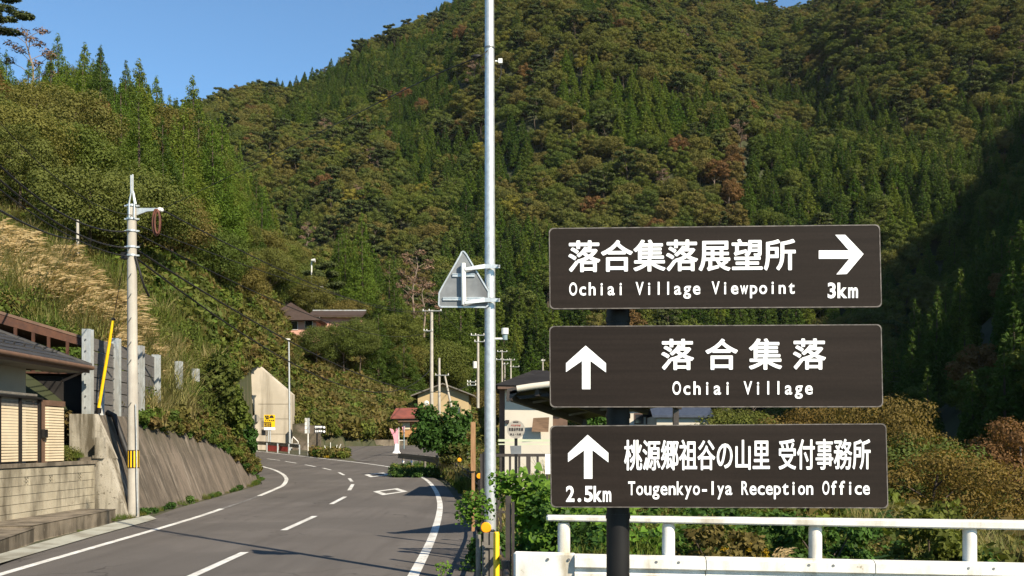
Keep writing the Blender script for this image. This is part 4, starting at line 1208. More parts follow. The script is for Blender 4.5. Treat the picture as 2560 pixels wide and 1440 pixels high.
# signs by the tunnel
sg = thing('yellow_sign', 'yellow information sign with black tunnel mark in front of the portal', 'sign', P(672, 1122, 91))
def flat(px0, py0, px1, py1, d, m, name, par, t=.04):
    mb = MB(); mb.prism([P(px0, py0, d), P(px1, py0, d), P(px1, py1, d), P(px0, py1, d)], (0, t, 0)); return mb.build(name, m, par)
flat(660, 1037, 687.5, 1068, 91, M['yellow'], 'panel', sg)
flat(660, 1068.3, 687.5, 1075, 91, M['sign_white'], 'lower_panel', sg)
mb = MB(); mb.prism([P(673.5+5.5-5.5*math.cos(math.pi*k/10), 1045-7*math.sin(math.pi*k/10), 90.98) for k in range(11)], (0, .01, 0)); mb.build('tunnel_mark', M['ink'], sg)
def fr(d):
    return lambda a, b: P(a, -b, d)
WR(sg, M['ink'], '道路', (662, -1043.5, 672.5, -1038.5), 0.0, fr(90.97)); WR(sg, M['ink'], '情報', (664, -1048, 672.5, -1044), 0.0, fr(90.97))
WR(sg, M['ink'], 'トンネル内', (662, -1053, 686, -1049), 0.0, fr(90.97))
WR(sg, M['ink'], '通行注意', (661, -1062, 679, -1058), 0.0, fr(90.97)); WR(sg, M['ink'], '走行注意', (661, -1067, 679, -1063), 0.0, fr(90.97))
mb = MB(); mb.bar(P(660, 1056, 90.97), P(678, 1056, 90.97), .01, .05); mb.build('rule', M['ink'], sg)
mb = MB(); mb.tube([P(671, 1124, 91.1), P(671, 1040, 91.1)], .06, 8); mb.tube([P(675.5, 1124, 91.1), P(675.5, 1040, 91.1)], .06, 8); mb.build('post', M['galv'], sg)
sg = thing('dark_panel_sign', 'dark purple grey sign panel half hidden behind the yellow sign', 'sign', P(665, 1122, 92))
flat(653.5, 1051, 668, 1068, 92.4, M['grey_brown'], 'panel', sg); flat(653.5, 1072, 671.5, 1088.5, 92.4, M['grey_brown'], 'panel', sg)
mb = MB(); mb.tube([P(666, 1124, 92.5), P(666, 1055, 92.5)], .05, 6); mb.build('post', M['galv_dull'], sg)
sg = thing('distance_sign', 'tall narrow pale sign back on a thin post at the junction', 'sign', G(770, 1138))
dd = G(770, 1138).y
for k in range(4):
    y0_ = 1045+9.8*k; flat(762, y0_, 767.4, y0_+9, dd, M['white_steel'], 'panel', sg); flat(768.4, y0_, 774.3, y0_+9, dd, M['galv'], 'panel', sg)
mb = MB(); mb.tube([P(770, 1138, dd+.05), P(770, 1046, dd+.05)], .055, 8); mb.build('post', M['white_steel'], sg)
sg = thing('junction_sign', 'small black direction sign with white lettering at the junction', 'sign', P(792, 1128, 86))
for y0_, tx in ((1064, '落合集落展望所'), (1074.5, '落合集落')):
    flat(785.5, y0_, 814, y0_+9, 86, M['black'], 'board', sg)
    WR(sg, M['sign_white'], tx, (787, -(y0_+5.2), 806, -(y0_+1.0)), 0.0, fr(85.97)); WR(sg, M['sign_white'], 'Ochiai', (787, -(y0_+8), 805, -(y0_+6.1)), .02, fr(85.97))
    mb = MB(); q = P(810.5, y0_+4.4, 85.97); mb.tube([q, q-Vector((0, .01, 0))], .1, 10); mb.build('dot', M['sign_white'], sg)
mb = MB(); mb.tube([P(792.5, 1130, 86.1), P(792.5, 1066, 86.1)], .07, 8); mb.build('post', M['black'], sg)
lp = thing('lamp_post', 'slim grey lamp post with a small white head beside the portal', 'lamp post', G(725, 1134))
dl = 90
mb = MB(); mb.tube([P(724.5, 1126, dl), P(722, 852, dl)], [.11, .07], 8); mb.build('post', M['galv'], lp)
mb = MB(); mb.box(P(713, 850, dl)-Vector((0, .15, 0)), P(725, 846.5, dl)+Vector((0, .15, 0))); mb.build('lamp_head', M['white_steel'], lp)
for k, (px, h) in enumerate(((816, 18), (826, 26), (838, 20), (843, 22))):
    b = P(px, 1132, 80); mb = MB(); mb.tube([b, b+Vector((.15*(k-1), 0, h*80/F))], .03, 5)
    mb.build('marker_stake', M['white_steel'], loc=b, label='%s thin white stake in the weeds of the junction island' % ('first', 'second', 'third', 'fourth')[k], cat='stake', group='white stakes on the junction island')

# ------------------------------------------------------------------ houses
def gable_house(name, label, cx_, y, z0, w, dpt, h, rh, wall, roof, over=.5, windows=(), ridge_x=True, group=None):
    t = thing(name, label, 'house', (cx_, y, z0))
    mb = MB(); x0, x1 = cx_-w/2, cx_+w/2
    if ridge_x: mb.box((x0, y, z0), (x1, y+dpt, z0+h))
    else: mb.prism([(x0, y, z0), (x1, y, z0), (x1, y, z0+h), (cx_, y, z0+h+rh), (x0, y, z0+h)], (0, dpt, 0))
    mb.build('wall', wall, t)
    mb = MB(); th = .14
    if ridge_x:
        a = [(x0-over, y-over, z0+h-.1), (x1+over, y-over, z0+h-.1), (x1+over, y+dpt/2, z0+h+rh), (x0-over, y+dpt/2, z0+h+rh)]
        mb.prism(a, (0, 0, th)); b = [(x0-over, y+dpt/2, z0+h+rh), (x1+over, y+dpt/2, z0+h+rh), (x1+over, y+dpt+over, z0+h-.1), (x0-over, y+dpt+over, z0+h-.1)]
        mb.prism(b, (0, 0, th))
    else:
        k = rh/(w/2)
        for s_ in (-1, 1):
            xe = cx_+s_*(w/2+over); mb.prism([(cx_, y-over, z0+h+rh), (xe, y-over, z0+h-over*k), (xe, y+dpt+over, z0+h-over*k), (cx_, y+dpt+over, z0+h+rh)], (0, 0, th))
    rf_ = mb.build('roof', roof, t)
    for (wx, wz, ww, wh) in windows:
        mb = MB(); mb.box((cx_+wx-ww/2, y-.05, z0+wz), (cx_+wx+ww/2, y-.01, z0+wz+wh)); fw = mb.build('window', M['brown_trim'], t)
        mb = MB(); mb.box((cx_+wx-ww/2+.08, y-.07, z0+wz+.08), (cx_+wx+ww/2-.08, y-.052, z0+wz+wh-.08)); mb.build('pane', M['glass'], fw)
    return t
# pink house on the slope, pyramid roof plus a long low wing
ph = thing('pink_house', 'pink two storey house with brown pyramid roof among the trees', 'house', P(728, 880, 137))
dp = 137; s = dp/F
a = P(668, 880, dp); b = P(790, 795, dp)
mb = MB(); mb.box((a.x, a.y, a.z-4), (b.x, b.y+8, b.z+.1)); mb.build('wall', M['pink_wall'], ph)
mb = MB(); e0 = P(655, 800, dp-1.2); e1 = P(802, 800, dp-1.2); ap = P(727, 756, dp+4)
mb.add([e0, e1, (e1.x, e1.y+9, e1.z), (e0.x, e0.y+9, e0.z), ap], [(0, 1, 4), (1, 2, 4), (2, 3, 4), (3, 0, 4), (0, 3, 2, 1)]); mb.build('roof', M['brown_roof'], ph)
mb = MB(); w0 = P(768, 793, dp+3); w1 = P(905, 773, dp+3)
mb.prism([w0, (w1.x, w1.y, w0.z), (w1.x, w1.y+4, w1.z), (w0.x, w0.y+4, w1.z)], (0, 0, .3)); mb.build('wing_roof', M['brown_roof'], ph)
mb = MB(); mb.box((w0.x, w0.y+.8, w0.z-6), (w1.x-.5, w0.y+5, w0.z)); mb.build('wing_wall', M['pink_wall'], ph)
mb = MB(); mb.tube([w1+Vector((0, 3.95, .32)), Vector((w0.x, w1.y+3.95, w1.z+.32))], .12, 6); mb.build('ridge_cap', M['galv_dull'], ph)
for (px, py) in ((683, 812), (735, 812), (772, 808), (695, 850), (768, 846)):
    mb = MB(); q = P(px, py, dp); mb.box((q.x-.55, q.y-.08, q.z-.7), (q.x+.55, q.y-.02, q.z+.5)); f_ = mb.build('window', M['white_steel'], ph)
    mb = MB(); mb.box((q.x-.47, q.y-.11, q.z-.62), (q.x+.47, q.y-.085, q.z+.42)); mb.build('pane', M['glass'], f_)
gable_house('white_shed', 'small white shed half hidden by leaves below the pink house', P(862, 850, 131).x, 131, P(860, 880, 131).z, 3.2, 3, 1.8, .6, M['cream'], M['brown_roof'])
# yellow gabled house
q = P(1108, 1030, 118)
gable_house('yellow_house', 'yellow house with grey gabled roof behind the utility poles', q.x, 118, q.z-1.5, 6.0, 7, 3.6, 1.15, M['yellow_wall'], M['grey_brown'], .75, windows=((-1.6, 1.2, 1.0, .9), (1.5, 1.2, 1.1, .9)), ridge_x=False)
mb = MB(); c = P(1066, 1008, 117); mb.sphere(c, .32, 12, 6, (1, .3, 1)); mb.build('satellite_dish', M['white_steel'], loc=c, label='white satellite dish beside the yellow gabled house', cat='dish')
# red roofed shed
t = thing('red_roof_shed', 'orange wooden shed under a rust red roof at the side road', 'shed', P(1035, 1110, 104))
da = 104
mb = MB(); a = P(985, 1078, da); b = P(1075, 1044, da); mb.box((a.x, a.y, a.z-.6), (b.x, b.y+4, b.z)); mb.build('wall', M['orange_wood'], t)
mb = MB(); mb.prism([P(976, 1047, da-.9), P(1080, 1046, da-.9), P(1078, 1022, da+2), P(990, 1023, da+2)], (0, 0, .12)); mb.build('roof', M['rust_roof'], t)
mb = MB(); mb.prism([P(978, 1047.5, da-.7), P(1080, 1047, da-.7), P(1080, 1054, da-.7), P(984, 1055, da-.7)], (0, .1, 0)); mb.build('eave_shade_strip', M['brown_trim'], t)  # dark strip standing in for the shade under the eave
for x0_, x1_ in ((985, 1001), (1004, 1025), (1028, 1048)):
    mb = MB(); mb.prism([P(x0_, 1057, da-.1), P(x1_, 1056, da-.1), P(x1_, 1073, da-.1), P(x0_, 1074, da-.1)], (0, .06, 0)); mb.build('shutter', M['orange_wood'] if x0_ != 1004 else M['slat'], t)
# white house behind the carport
d3 = 33.0
t = thing('white_house', 'cream walled house with dark pyramid roof right of the steel pole', 'house', P(1330, 1100, d3))
mb = MB(); a = P(1262, 1120, d3); b = P(1382, 971, d3); mb.box((a.x, a.y, -.4), (b.x, b.y+6, b.z+.1)); mb.build('wall', M['cream'], t)
mb = MB(); a2 = P(1248, 1120, d3+.3); mb.box((a2.x, a2.y, -.4), (a.x-.01, a2.y+5, b.z)); mb.build('side_wall', M['brown_trim'], t)
mb = MB(); a2 = P(1384.5, 1120, d3+.3); mb.box((b.x+.01, a2.y, -.4), (b.x+.5, a2.y+5, b.z)); mb.build('side_wall', M['brown_trim'], t)
mb = MB(); e0 = P(1236, 962, d3-.7); e1 = P(1470, 968, d3-.7); ap = P(1334, 925, d3+2.4)
mb.add([e0, e1, (e1.x, e1.y+6, e1.z), (e0.x, e0.y+6, e0.z), ap, ap+Vector((.5, .3, 0))], [(0, 1, 5, 4), (1, 2, 5), (2, 3, 4, 5), (3, 0, 4), (0, 3, 2, 1)]); mb.build('roof', M['dark_roof'], t)
mb = MB(); mb.prism([P(1244, 963, d3-.65), P(1390, 966, d3-.65), P(1390, 974, d3-.65), P(1244, 972, d3-.65)], (0, .6, 0)); mb.build('eave', M['brown_trim'], t)
mb = MB(); mb.prism([P(1333, 1045, d3-.35), P(1373, 1043, d3-.35), P(1371, 1080, d3-.3), P(1329, 1079, d3-.35)], (0, .04, 0)); mb.build('bamboo_blind', M['brown_wood'], t)
mb = MB(); mb.prism([P(1263, 1050, d3-.1), P(1273, 1050, d3-.1), P(1273, 1058, d3-.1), P(1263, 1058, d3-.1)], (0, .08, 0)); mb.build('vent', M['ink'], t)
for (y0_, y1_) in ((1098, 1104), (1109, 1112)):
    mb = MB(); mb.prism([P(1246, y0_, 31), P(1392, y0_, 31), P(1392, y1_, 31), P(1246, y1_, 31)], (0, .1, 0)); mb.build('veranda_beam', M['green_beam'], t)
# carport with dark cantilever roof
t = thing('carport', 'dark carport roof with cream front gutter beside the bus stop', 'carport', (1.6, 21, 0))
A = P(1274, 985, 19.0); B = P(1480, 950, 19.0); C_ = P(1700, 1010, 23.5); Dp = P(1456, 1048, 23.5)
mb = MB(); mb.prism([A, B, C_, Dp], (0, 0, .05)); mb.build('roof', M['brown_steel'], t)
for f in (0.0, .33, .66, 1.0):
    mb = MB(); mb.bar(A.lerp(B, f)-Vector((0, 0, .06)), Dp.lerp(C_, f)-Vector((0, 0, .06)), .09, .13); mb.build('rafter', M['brown_steel'], t)
for f in (.25, .5, .75):
    mb = MB(); mb.bar(A.lerp(Dp, f)-Vector((0, 0, .03)), B.lerp(C_, f)-Vector((0, 0, .03)), .06, .05); mb.build('purlin', M['grey_brown'], t)
g0 = P(1292, 972, 18.9); mb = MB(); mb.tube([g0, P(1330, 966, 18.9), P(1372, 961, 18.9), P(1480, 950, 18.9)], .062, 10); mb.build('gutter', M['cream'], t)
mb = MB(); mb.prism([P(1268, 972, 19), P(1294, 966, 19), P(1294, 982, 19), P(1284, 990, 19), P(1276, 1003, 19), P(1266, 1003, 19), P(1266, 985, 19)], (0, .12, 0)); mb.build('gutter_end', M['brown_steel'], t)
for q in (Dp+Vector((.03, 0, 0)), C_-Vector((.1, 0, 0))):
    mb = MB(); mb.bar((q.x, q.y, -.3), (q.x, q.y, q.z), .16, .12, up=(1, 0, 0)); mb.build('post', M['brown_steel'], t)
mb = MB(); mb.prism([P(1290, 990, 19.1), P(1372, 983, 19.1), P(1372, 990, 19.1), P(1300, 998, 19.1)], (0, .08, 0)); mb.build('edge_beam', M['black'], t)
# houses seen between the boards
q = P(1604, 1060, 75)
gable_house('balcony_house', 'pale house with grey balcony seen between the lower boards', q.x, 75, q.z-3, 2.4, 5, 4.2, .8, M['cream'], M['grey_brown'], .3, windows=((-.2, 3.0, .7, .8), (.6, 3.0, .6, .8)))
q = P(1706, 1060, 70); 
gable_house('blue_roof_house', 'cream house with blue grey tiled roof seen between the lower boards', q.x, 70, q.z-2.6, 3.6, 5, 3.15, 1.2, M['cream'], mat('blue_grey_tile', (.05, .06, .085), (.035, .042, .06), 5, .5), .35)
# ------------------------------------------------------------------ poles
def far_pole(px, ytop, ybot, d, w, label, arms=(), lean=0, group='distant concrete utility poles', extra=None, m='pole_conc'):
    b = P(px, ybot, d); tp_ = P(px+lean, ytop, d)
    t = thing('utility_pole', label, 'utility pole', b, group)
    r = w*d/F/2
    mb = MB(); mb.tube([b, tp_], [r*1.1, r*.85], 10); mb.build('pole', M[m], t)
    for (ya, xl, xr_) in arms:
        mb = MB(); mb.bar(P(xl, ya, d-r), P(xr_, ya, d-r), .07, .07); am = mb.build('crossarm', M['galv_dull'], t)
        for f in (.04, .35, .96):
            q = P(xl+(xr_-xl)*f, ya, d-r); mb = MB(); mb.tube([q, q+Vector((0, 0, .12)), q+Vector((0, 0, .2))], [.05, .07, .03], 6); mb.build('insulator', M['white_steel'], am)
    return t
far_pole(1079, 775, 1035, 108, 9, 'tallest distant utility pole, in front of the yellow house', [(777, 1056, 1104), (827, 1059, 1082)])
far_pole(1098, 895, 1035, 112, 7, 'plain shorter pole right beside the tall one at the yellow house', [(938, 1088, 1122)])
far_pole(1132, 940, 1035, 113, 6, 'leaning strut pole propping the short pole at the yellow house', [], lean=-20)
up = far_pole(1195, 836, 1020, 104, 7, 'utility pole with white transformer just left of the steel pole', [(838, 1177, 1211), (854, 1186, 1212), (955, 1168, 1190), (963, 1168, 1190)])
mb = MB(); q = P(1187, 912, 103.5); mb.tube([q-Vector((0, 0, .35)), q+Vector((0, 0, .35))], .22, 10); mb.build('transformer', M['white_steel'], up)
far_pole(1255, 875, 960, 150, 4, 'thin far pole with forked top above the dark pyramid roof', [(879, 1243, 1268), (899, 1240, 1275)])
far_pole(1277, 897, 955, 155, 4, 'far pole with two crossarms just above the carport gutter', [(900, 1258, 1287), (917, 1275, 1298)])
far_pole(1262, 906, 960, 160, 3, 'smallest far pole between two others above the pyramid roof', [(910, 1256, 1270)])
far_pole(1357, 897, 945, 150, 4, 'short far pole left of the middle brown board', [(902, 1353, 1362)])
far_pole(194, 550, 715, 42, 8, 'thin plain pole rising from the pampas bank', [], group=None)
far_pole(556, 672, 815, 80, 3, 'thin rusty rod standing on the hillside behind the fence', [], group=None, m='stake')
mst = far_pole(779, 648, 800, 160, 4, 'white mast with small speaker above the pink house', [], group=None, m='white_steel')
mb = MB(); q = P(784, 651, 159.6); mb.tube([q-Vector((.3, 0, 0)), q+Vector((.25, 0, 0))], [.2, .32], 10); mb.build('loudspeaker', M['white_steel'], mst)
an = thing('antenna_pole', 'cluttered aerial pole right of the white mast', 'antenna', P(796, 790, 172))
mb = MB(); mb.tube([P(798, 800, 162), P(798, 702, 162)], .12, 6); mb.tube([P(790, 800, 162), P(790, 705, 162)], .08, 6); mb.build('pole', M['galv_dull'], an)
for (x, y) in ((788, 703), (795, 706), (803, 716), (787, 732), (792, 735)):
    mb = MB(); mb.bar(P(x-5, y, 161.5), P(x+5, y+2, 161.5), .12, .14); mb.build('aerial', M['white_steel'], an)

# near concrete utility pole
D1 = 26.9
up = thing('utility_pole', 'near concrete utility pole with yellow and black warning band', 'utility pole', P(334, 1290, D1))
mb = MB(); mb.tube([P(334, 1292, D1), P(331, 900, D1), P(329.5, 514, D1)], [.148, .135, .118], 20); mb.build('pole', M['pole_conc'], up)
mb = MB(); q0 = P(333, 1170, D1); q1 = P(333, 1125, D1); mb.tube([q0, q1], .151, 20, cap=False); wb = mb.build('warning_band', M['black'], up)
c = q0
for k in range(9):
    a = math.radians(-90 + (k-4)*32)
    mb = MB(); w_ = .13
    pts = []
    for s_ in (-.5, .5):
        aa = a + s_*w_*1.9; pts.append((c.x+.1535*math.cos(aa), c.y+.1535*math.sin(aa)))
    am = a; pm = (c.x+.1545*math.cos(am), c.y+.1545*math.sin(am))
    zz0, zz1 = q0.z+.02, q1.z-.02
    mb.add([(pts[0][0], pts[0][1], zz0), (pm[0], pm[1], zz0), (pts[1][0], pts[1][1], zz0), (pts[0][0], pts[0][1], zz1), (pm[0], pm[1], zz1), (pts[1][0], pts[1][1], zz1)], [(0, 1, 4, 3), (1, 2, 5, 4)])
    mb.build('yellow_stripe', M['yellow'], wb)
for y in (517, 550, 580, 620, 641):
    q = P(330, y, D1); mb = MB(); mb.tube([q, q+Vector((0, 0, .05))], .145, 14, cap=False); mb.bar(q+Vector((-.2, 0, .025)), q+Vector((.2, 0, .025)), .04, .04); mb.build('band', M['galv'], up)
mb = MB()
for a_, b_ in (((323, 545), (323, 508)), ((323, 508), (329, 475)), ((335, 545), (336, 508)), ((336, 508), (331, 475)), ((327.5, 480), (327.5, 438)), ((332, 480), (332, 436)), ((340, 510), (333, 478))):
    mb.tube([P(a_[0], a_[1], D1-.13), P(b_[0], b_[1], D1-.13)], .022, 6)
mb.build('top_bracket', M['galv'], up)
mb = MB(); mb.prism([P(341, 520, D1), P(402, 520, D1), P(402, 526, D1), P(368, 528, D1), P(341, 538, D1)], (0, .06, 0)); ar = mb.build('arm', M['galv'], up)
mb = MB(); mb.sphere(P(399, 524, D1-.03), .06); mb.sphere(P(404, 525, D1-.03), .06); mb.build('insulator', M['white_steel'], ar)
mb = MB(); mb.tube([P(391+9*math.sin(2*math.pi*k/20), 556-32*math.cos(2*math.pi*k/20), D1-.1) for k in range(21)], .035, 6); mb.tube([P(393+6*math.sin(2*math.pi*k/20), 556-28*math.cos(2*math.pi*k/20), D1-.16) for k in range(21)], .025, 6)
mb.build('wire_coil', M['coil'], loc=P(391, 590, D1), label='rusty brown coil of wire hanging from the pole arm', cat='coil')
mb = MB(); mb.box(P(306, 648, D1)-Vector((0, .1, 0)), P(322, 632, D1)+Vector((0, .15, 0))); mb.build('junction_box', M['black'], up)
for y in (740, 800, 905, 1012, 860, 690):
    q = P(327, y, D1-.12); mb = MB(); mb.tube([q+Vector((-.08, 0, -.08)), q+Vector((.03, -.05, .06))], .012, 5); mb.build('step_bolt', M['bolt'], up)
mb = MB(); mb.tube([P(339, 1010, D1-.14), P(341, 1100, D1-.15), P(342, 1200, D1-.15), P(344, 1285, D1-.15)], .018, 6); mb.build('conduit', M['galv'], up)
mb = MB(); mb.tube([P(338, 640, D1-.1), P(350, 680, D1-.05), P(360, 715, D1), P(372, 740, D1+.5)], .03, 6); mb.build('drop_cable', M['cable'], up)
gw = thing('guy_wire', 'leaning guy wire with bright yellow plastic guard on the retaining wall', 'guy wire', P(246, 1022, 28))
g0 = P(246, 1024, 28.0); g1 = P(283, 800, 27.6); g2 = P(329, 545, 26.95)
mb = MB(); mb.tube([g0, g0.lerp(g1, .5), g1], .044, 10); mb.build('guard', M['yellow'], gw)
mb = MB(); mb.tube([g0-Vector((0, 0, .1)), g0+Vector((.02, 0, .05))], .075, 8); mb.tube([g1, g1+(g1-g0).normalized()*.05], .06, 8); mb.build('guard_cap', M['black'], gw)
mb = MB(); mb.tube([g1, g2], .010, 5); mb.build('wire', M['cable'], gw)

def wire(p, q, sag, r, label, n=24):
    pts = [p.lerp(q, k/n) - Vector((0, 0, sag*4*(k/n)*(1-k/n))) for k in range(n+1)]
    mb = MB(); mb.tube(pts, r*.95, 5)
    return mb.build('overhead_cable', M['cable'], loc=p, label=label, cat='cable')
W0 = [((-60, 355), 18, (327, 577), .5, .022, 'thick black cable from the left edge to the near pole, second highest'),
      ((-60, 395), 18, (327, 620), .4, .022, 'black cable meeting the near pole below the others'),
      ((-60, 492), 17, (196, 598), .2, .028, 'thickest low cable ending at the thin plain pole'),
      ((-60, 235), 18, (333, 538), .5, .010, 'thin upper cable from the left edge to the near pole'),
      ((-60, 425), 17, (326, 641), .3, .014, 'lowest thin cable sagging to the near pole junction box')]
for (a, d, b, sg_, r, lb) in W0:
    d1 = 42 if b[0] < 250 else D1
    wire(P(a[0], a[1], d), P(b[0], b[1], d1), sg_, r, lb)
W1 = [((403, 524), (1056, 777), 108, 2.0, .022, 'long cable from the pole arm to the tall distant pole'),
      ((334, 560), (1100, 778), 108, 1.6, .016, 'pale thin cable crossing above the pink house'),
      ((334, 580), (1075, 828), 108, 3.0, .02, 'cable from the near pole passing the pink house roof'),
      ((334, 620), (1190, 955), 104, 4.5, .03, 'black cable from the near pole down past the lamp post'),
      ((334, 641), (1075, 925), 108, 6.0, .03, 'lowest black cable swooping towards the yellow house')]
for (a, b, d, sg_, r, lb) in W1: wire(P(a[0], a[1], D1), P(b[0], b[1], d), sg_*.5, r, lb)
for k, (y0, y1) in enumerate(((868, 930), (884, 945), (892, 956))):
    wire(P(2640, y0, 140), P(2080, y1, 200), 1.2, .035, ('upper', 'middle', 'lower')[k] + ' of three faint cables crossing the dark slope at the right')
wire(P(1104, 778, 108), P(1178, 838, 104), .4, .022, 'short cable between the tall distant pole and the transformer pole')
wire(P(1211, 840, 104), P(1243, 879, 150), .5, .03, 'cable from the transformer pole to the far forked pole')

# ------------------------------------------------------------------ tall galvanised pole with what hangs on it
D2 = 14.0
b = P(1226, 1462, D2)
gp = thing('steel_pole', 'tall galvanised steel pole rising out of the picture', 'pole', (b.x, D2, 0))
mb = MB(); mb.tube([(b.x, D2, 0), (b.x-.005, D2, 3), (b.x-.02, D2, 12.5)], [.083, .077, .052], 24); mb.build('pole', M['galv'], gp)
for y in (122, ):
    mb = MB(); q = P(1224, y, D2); mb.tube([q, q+Vector((0, 0, .02))], .075, 16); mb.build('band', M['bolt'], gp)
mb = MB(); q = P(1238, 153, D2); mb.tube([q, P(1247, 153, D2)], .012, 6); mb.build('bracket', M['white_steel'], gp)
mb = MB(); mb.box(P(1246, 159, D2)-Vector((0, .03, 0)), P(1256, 148, D2)+Vector((0, .03, 0))); mb.build('small_box', M['white_steel'], gp)
mb = MB(); mb.tube([P(1252, 160, D2), P(1253, 185, D2), P(1246, 205, D2), P(1238, 212, D2)], .007, 5); mb.build('cable', M['cable'], gp)
mb = MB(); mb.tube([P(1238, 847, D2), P(1258, 847, D2)], .016, 6); mb.build('lamp_arm', M['white_steel'], gp)
q = P(1262.5, 850, D2); mb = MB(); mb.tube([q, q+Vector((0, 0, .085))], .036, 14); mb.build('lamp_base', M['cyan_box'], gp)
mb = MB(); mb.tube([q+Vector((0, 0, .08)), q+Vector((0, 0, .165))], .049, 16); mb.build('lamp_cap', M['white_steel'], gp)
pw_ = [P(1222, 122, D2), P(1197, 142, D2-.1), P(1100, 182, D2+.6), P(960, 250, 17), P(760, 350, 22), P(404, 524, D1)]
mb = MB(); mb.tube(catmull(pw_, 6), .008, 5); mb.sphere(P(1192, 141, D2-.05), .035, 8, 5, (2.4, 1, .8)); mb.tube([P(1197, 143, D2), P(1200, 165, D2), P(1213, 185, D2)], .006, 4)
mb.build('service_cable', M['cable'], loc=P(1222, 122, D2), label='thin black cable running from the tall steel pole across the mountain', cat='cable')
# warning sign seen from behind
ts = thing('triangular_sign', 'back of a triangular road sign clamped to the steel pole', 'road sign', P(1160, 767, D2-.1))
dz = D2-.12
tri = [(1150, 640), (1155, 629), (1160, 629), (1166, 636), (1221, 728), (1221, 762), (1215, 768), (1101, 767), (1097, 762), (1098, 733), (1103, 722)]
mb = MB(); mb.prism([P(x, y, dz+.03) for x, y in tri], (0, .012, 0)); mb.build('plate', M['sign_back'], ts)
mb = MB()
for i in range(len(tri)):
    a_ = P(*tri[i], dz+.025); b_ = P(*tri[(i+1) % len(tri)], dz+.025); mb.bar(a_, b_, .02, .012, up=(0, 1, 0))
mb.build('rim', M['galv'], ts)
for y in (688, 747):
    mb = MB(); w_ = 28 if y < 700 else 52; mb.bar(P(1159-w_, y, dz+.02), P(1159+w_, y, dz+.02), .018, .045); mb.bar(P(1159-w_, y-3, dz+.01), P(1159+w_, y-3, dz+.01), .012, .01); mb.build('stiffener', M['galv'], ts)
mb = MB(); mb.tube([P(1159.5, 762, dz-.03), P(1158, 658, dz-.03)], .034, 12); mb.build('support_tube', M['white_steel'], ts)
for y in (666, 750):
    mb = MB(); mb.prism([P(1162, y+3, dz-.07), P(1212, y-6, dz-.02), P(1250, y-4, dz-.02), P(1250, y+4, dz-.02), P(1212, y+5, dz-.02), P(1162, y+10, dz-.07)], (0, .02, 0)); ar = mb.build('clamp_arm', M['galv'], ts)
    mb = MB(); q = P(1226, y, D2); mb.tube([q-Vector((0, 0, .02)), q+Vector((0, 0, .02))], .09, 16, cap=False); mb.build('clamp_band', M['galv_dull'] if y < 700 else M['rust'], ts)
    mb = MB(); q = P(1246, y-1, dz-.03); mb.tube([q, q-Vector((0, .03, 0))], .015, 6); mb.build('bolt', M['bolt'], ts)

# ------------------------------------------------------------------ roadside cable fence with orange reflectors
def fence_x(y): return xr(y) + float(np.interp(y, [8, 13, 20, 32, 47, 61], [1.25, 1.15, 1.35, 1.3, 1.3, 1.3]))
fr_ = thing('roadside_rail', 'low dark three-rail road fence curving along the right verge', 'fence', (fence_x(12), 12, 0))
py_ = [6.4, 9.6] + [12.9+3.35*k for k in range(15)]
pts = [Vector((fence_x(y), y, float(rz(y)))) for y in py_]
for i, q in enumerate(pts):
    mb = MB(); mb.tube([q, q+Vector((0, 0, .86))], .045, 8); mb.build('post', M['brown_steel'], fr_)
fine = [Vector((fence_x(y), y, float(rz(y)))) for y in np.arange(6.4, 60, 1.0)]
for h in (.30, .53, .76):
    mb = MB(); mb.tube([q+Vector((.0, 0, h)) for q in fine], .032, 6); mb.build('rail', M['brown_steel'], fr_)
for k, (px, py, r) in enumerate(((1215, 1319, 13.5), (1208.5, 1246, 9), (1198, 1190, 7), (1175, 1163.5, 4.5), (1148.5, 1149.5, 5))):
    d = (11.6, 19.6, 27, 38, 48)[k]; c = P(px, py, d)
    words_ = ('largest orange reflector disc above the yellow post', 'orange reflector half hidden behind the steel pole', 'orange reflector left of the steel pole beside the wooden stake', 'small orange reflector left of the wooden stake', 'most distant orange reflector near the far guardrail end')
    t = thing('reflector', words_[k], 'reflector', c, 'orange reflectors on the roadside rail')
    mb = MB(); rr = r*d/F; mb.tube([c+Vector((0, .02, 0)), c+Vector((0, -.015, 0)), c+Vector((0, -.022, 0))], [rr, rr, rr*.85], 20); mb.build('disc', M['orange'], t)
    mb = MB(); mb.bar(c+Vector((0, .03, 0)), (c.x, c.y+.03, float(rz(d))+.5), .03, .03, up=(1, 0, 0)); mb.build('bracket', M['black'], t)
# dark posts and the yellow post in the foreground
q = P(1241, 1440, 10.8); mb = MB(); mb.tube([(q.x, 10.8, 0), (q.x, 10.8, 1.01), (q.x, 10.8, 1.03)], [.033, .033, .026], 16)
mb.build('yellow_post', M['yellow'], loc=(q.x, 10.8, 0), label='bright yellow plastic post at the front end of the dark fence', cat='post')
q = P(1226, 1440, 11.2); mb = MB(); mb.box((q.x-.075, 11.2, 0), (q.x-.02, 11.26, .98)); mb.box((q.x-.005, 11.18, 0), (q.x+.05, 11.24, .99)); mb.bar((q.x-.09, 11.17, .84), (q.x+.12, 11.17, .82), .01, .03)
mb.build('fence_end_posts', M['grey_brown'], loc=(q.x, 11.2, 0), label='pair of grey brown end posts strapped together left of the yellow post', cat='post')
q = P(1196, 1440, 11); mb = MB(); mb.tube([(q.x, 11, 0), (q.x, 11, .98)], .03, 10)
for k in range(14): mb.bar((q.x+.055, 11, .05+k*.06), (q.x+.085, 11, .07+k*.06), .02, .02)
mb.bar((q.x+.05, 11, 0), (q.x+.05, 11, .9), .02, .02, up=(1, 0, 0))
mb.build('perforated_post', M['grey_brown'], loc=(q.x, 11, 0), label='perforated steel post left of the largest orange reflector', cat='post')
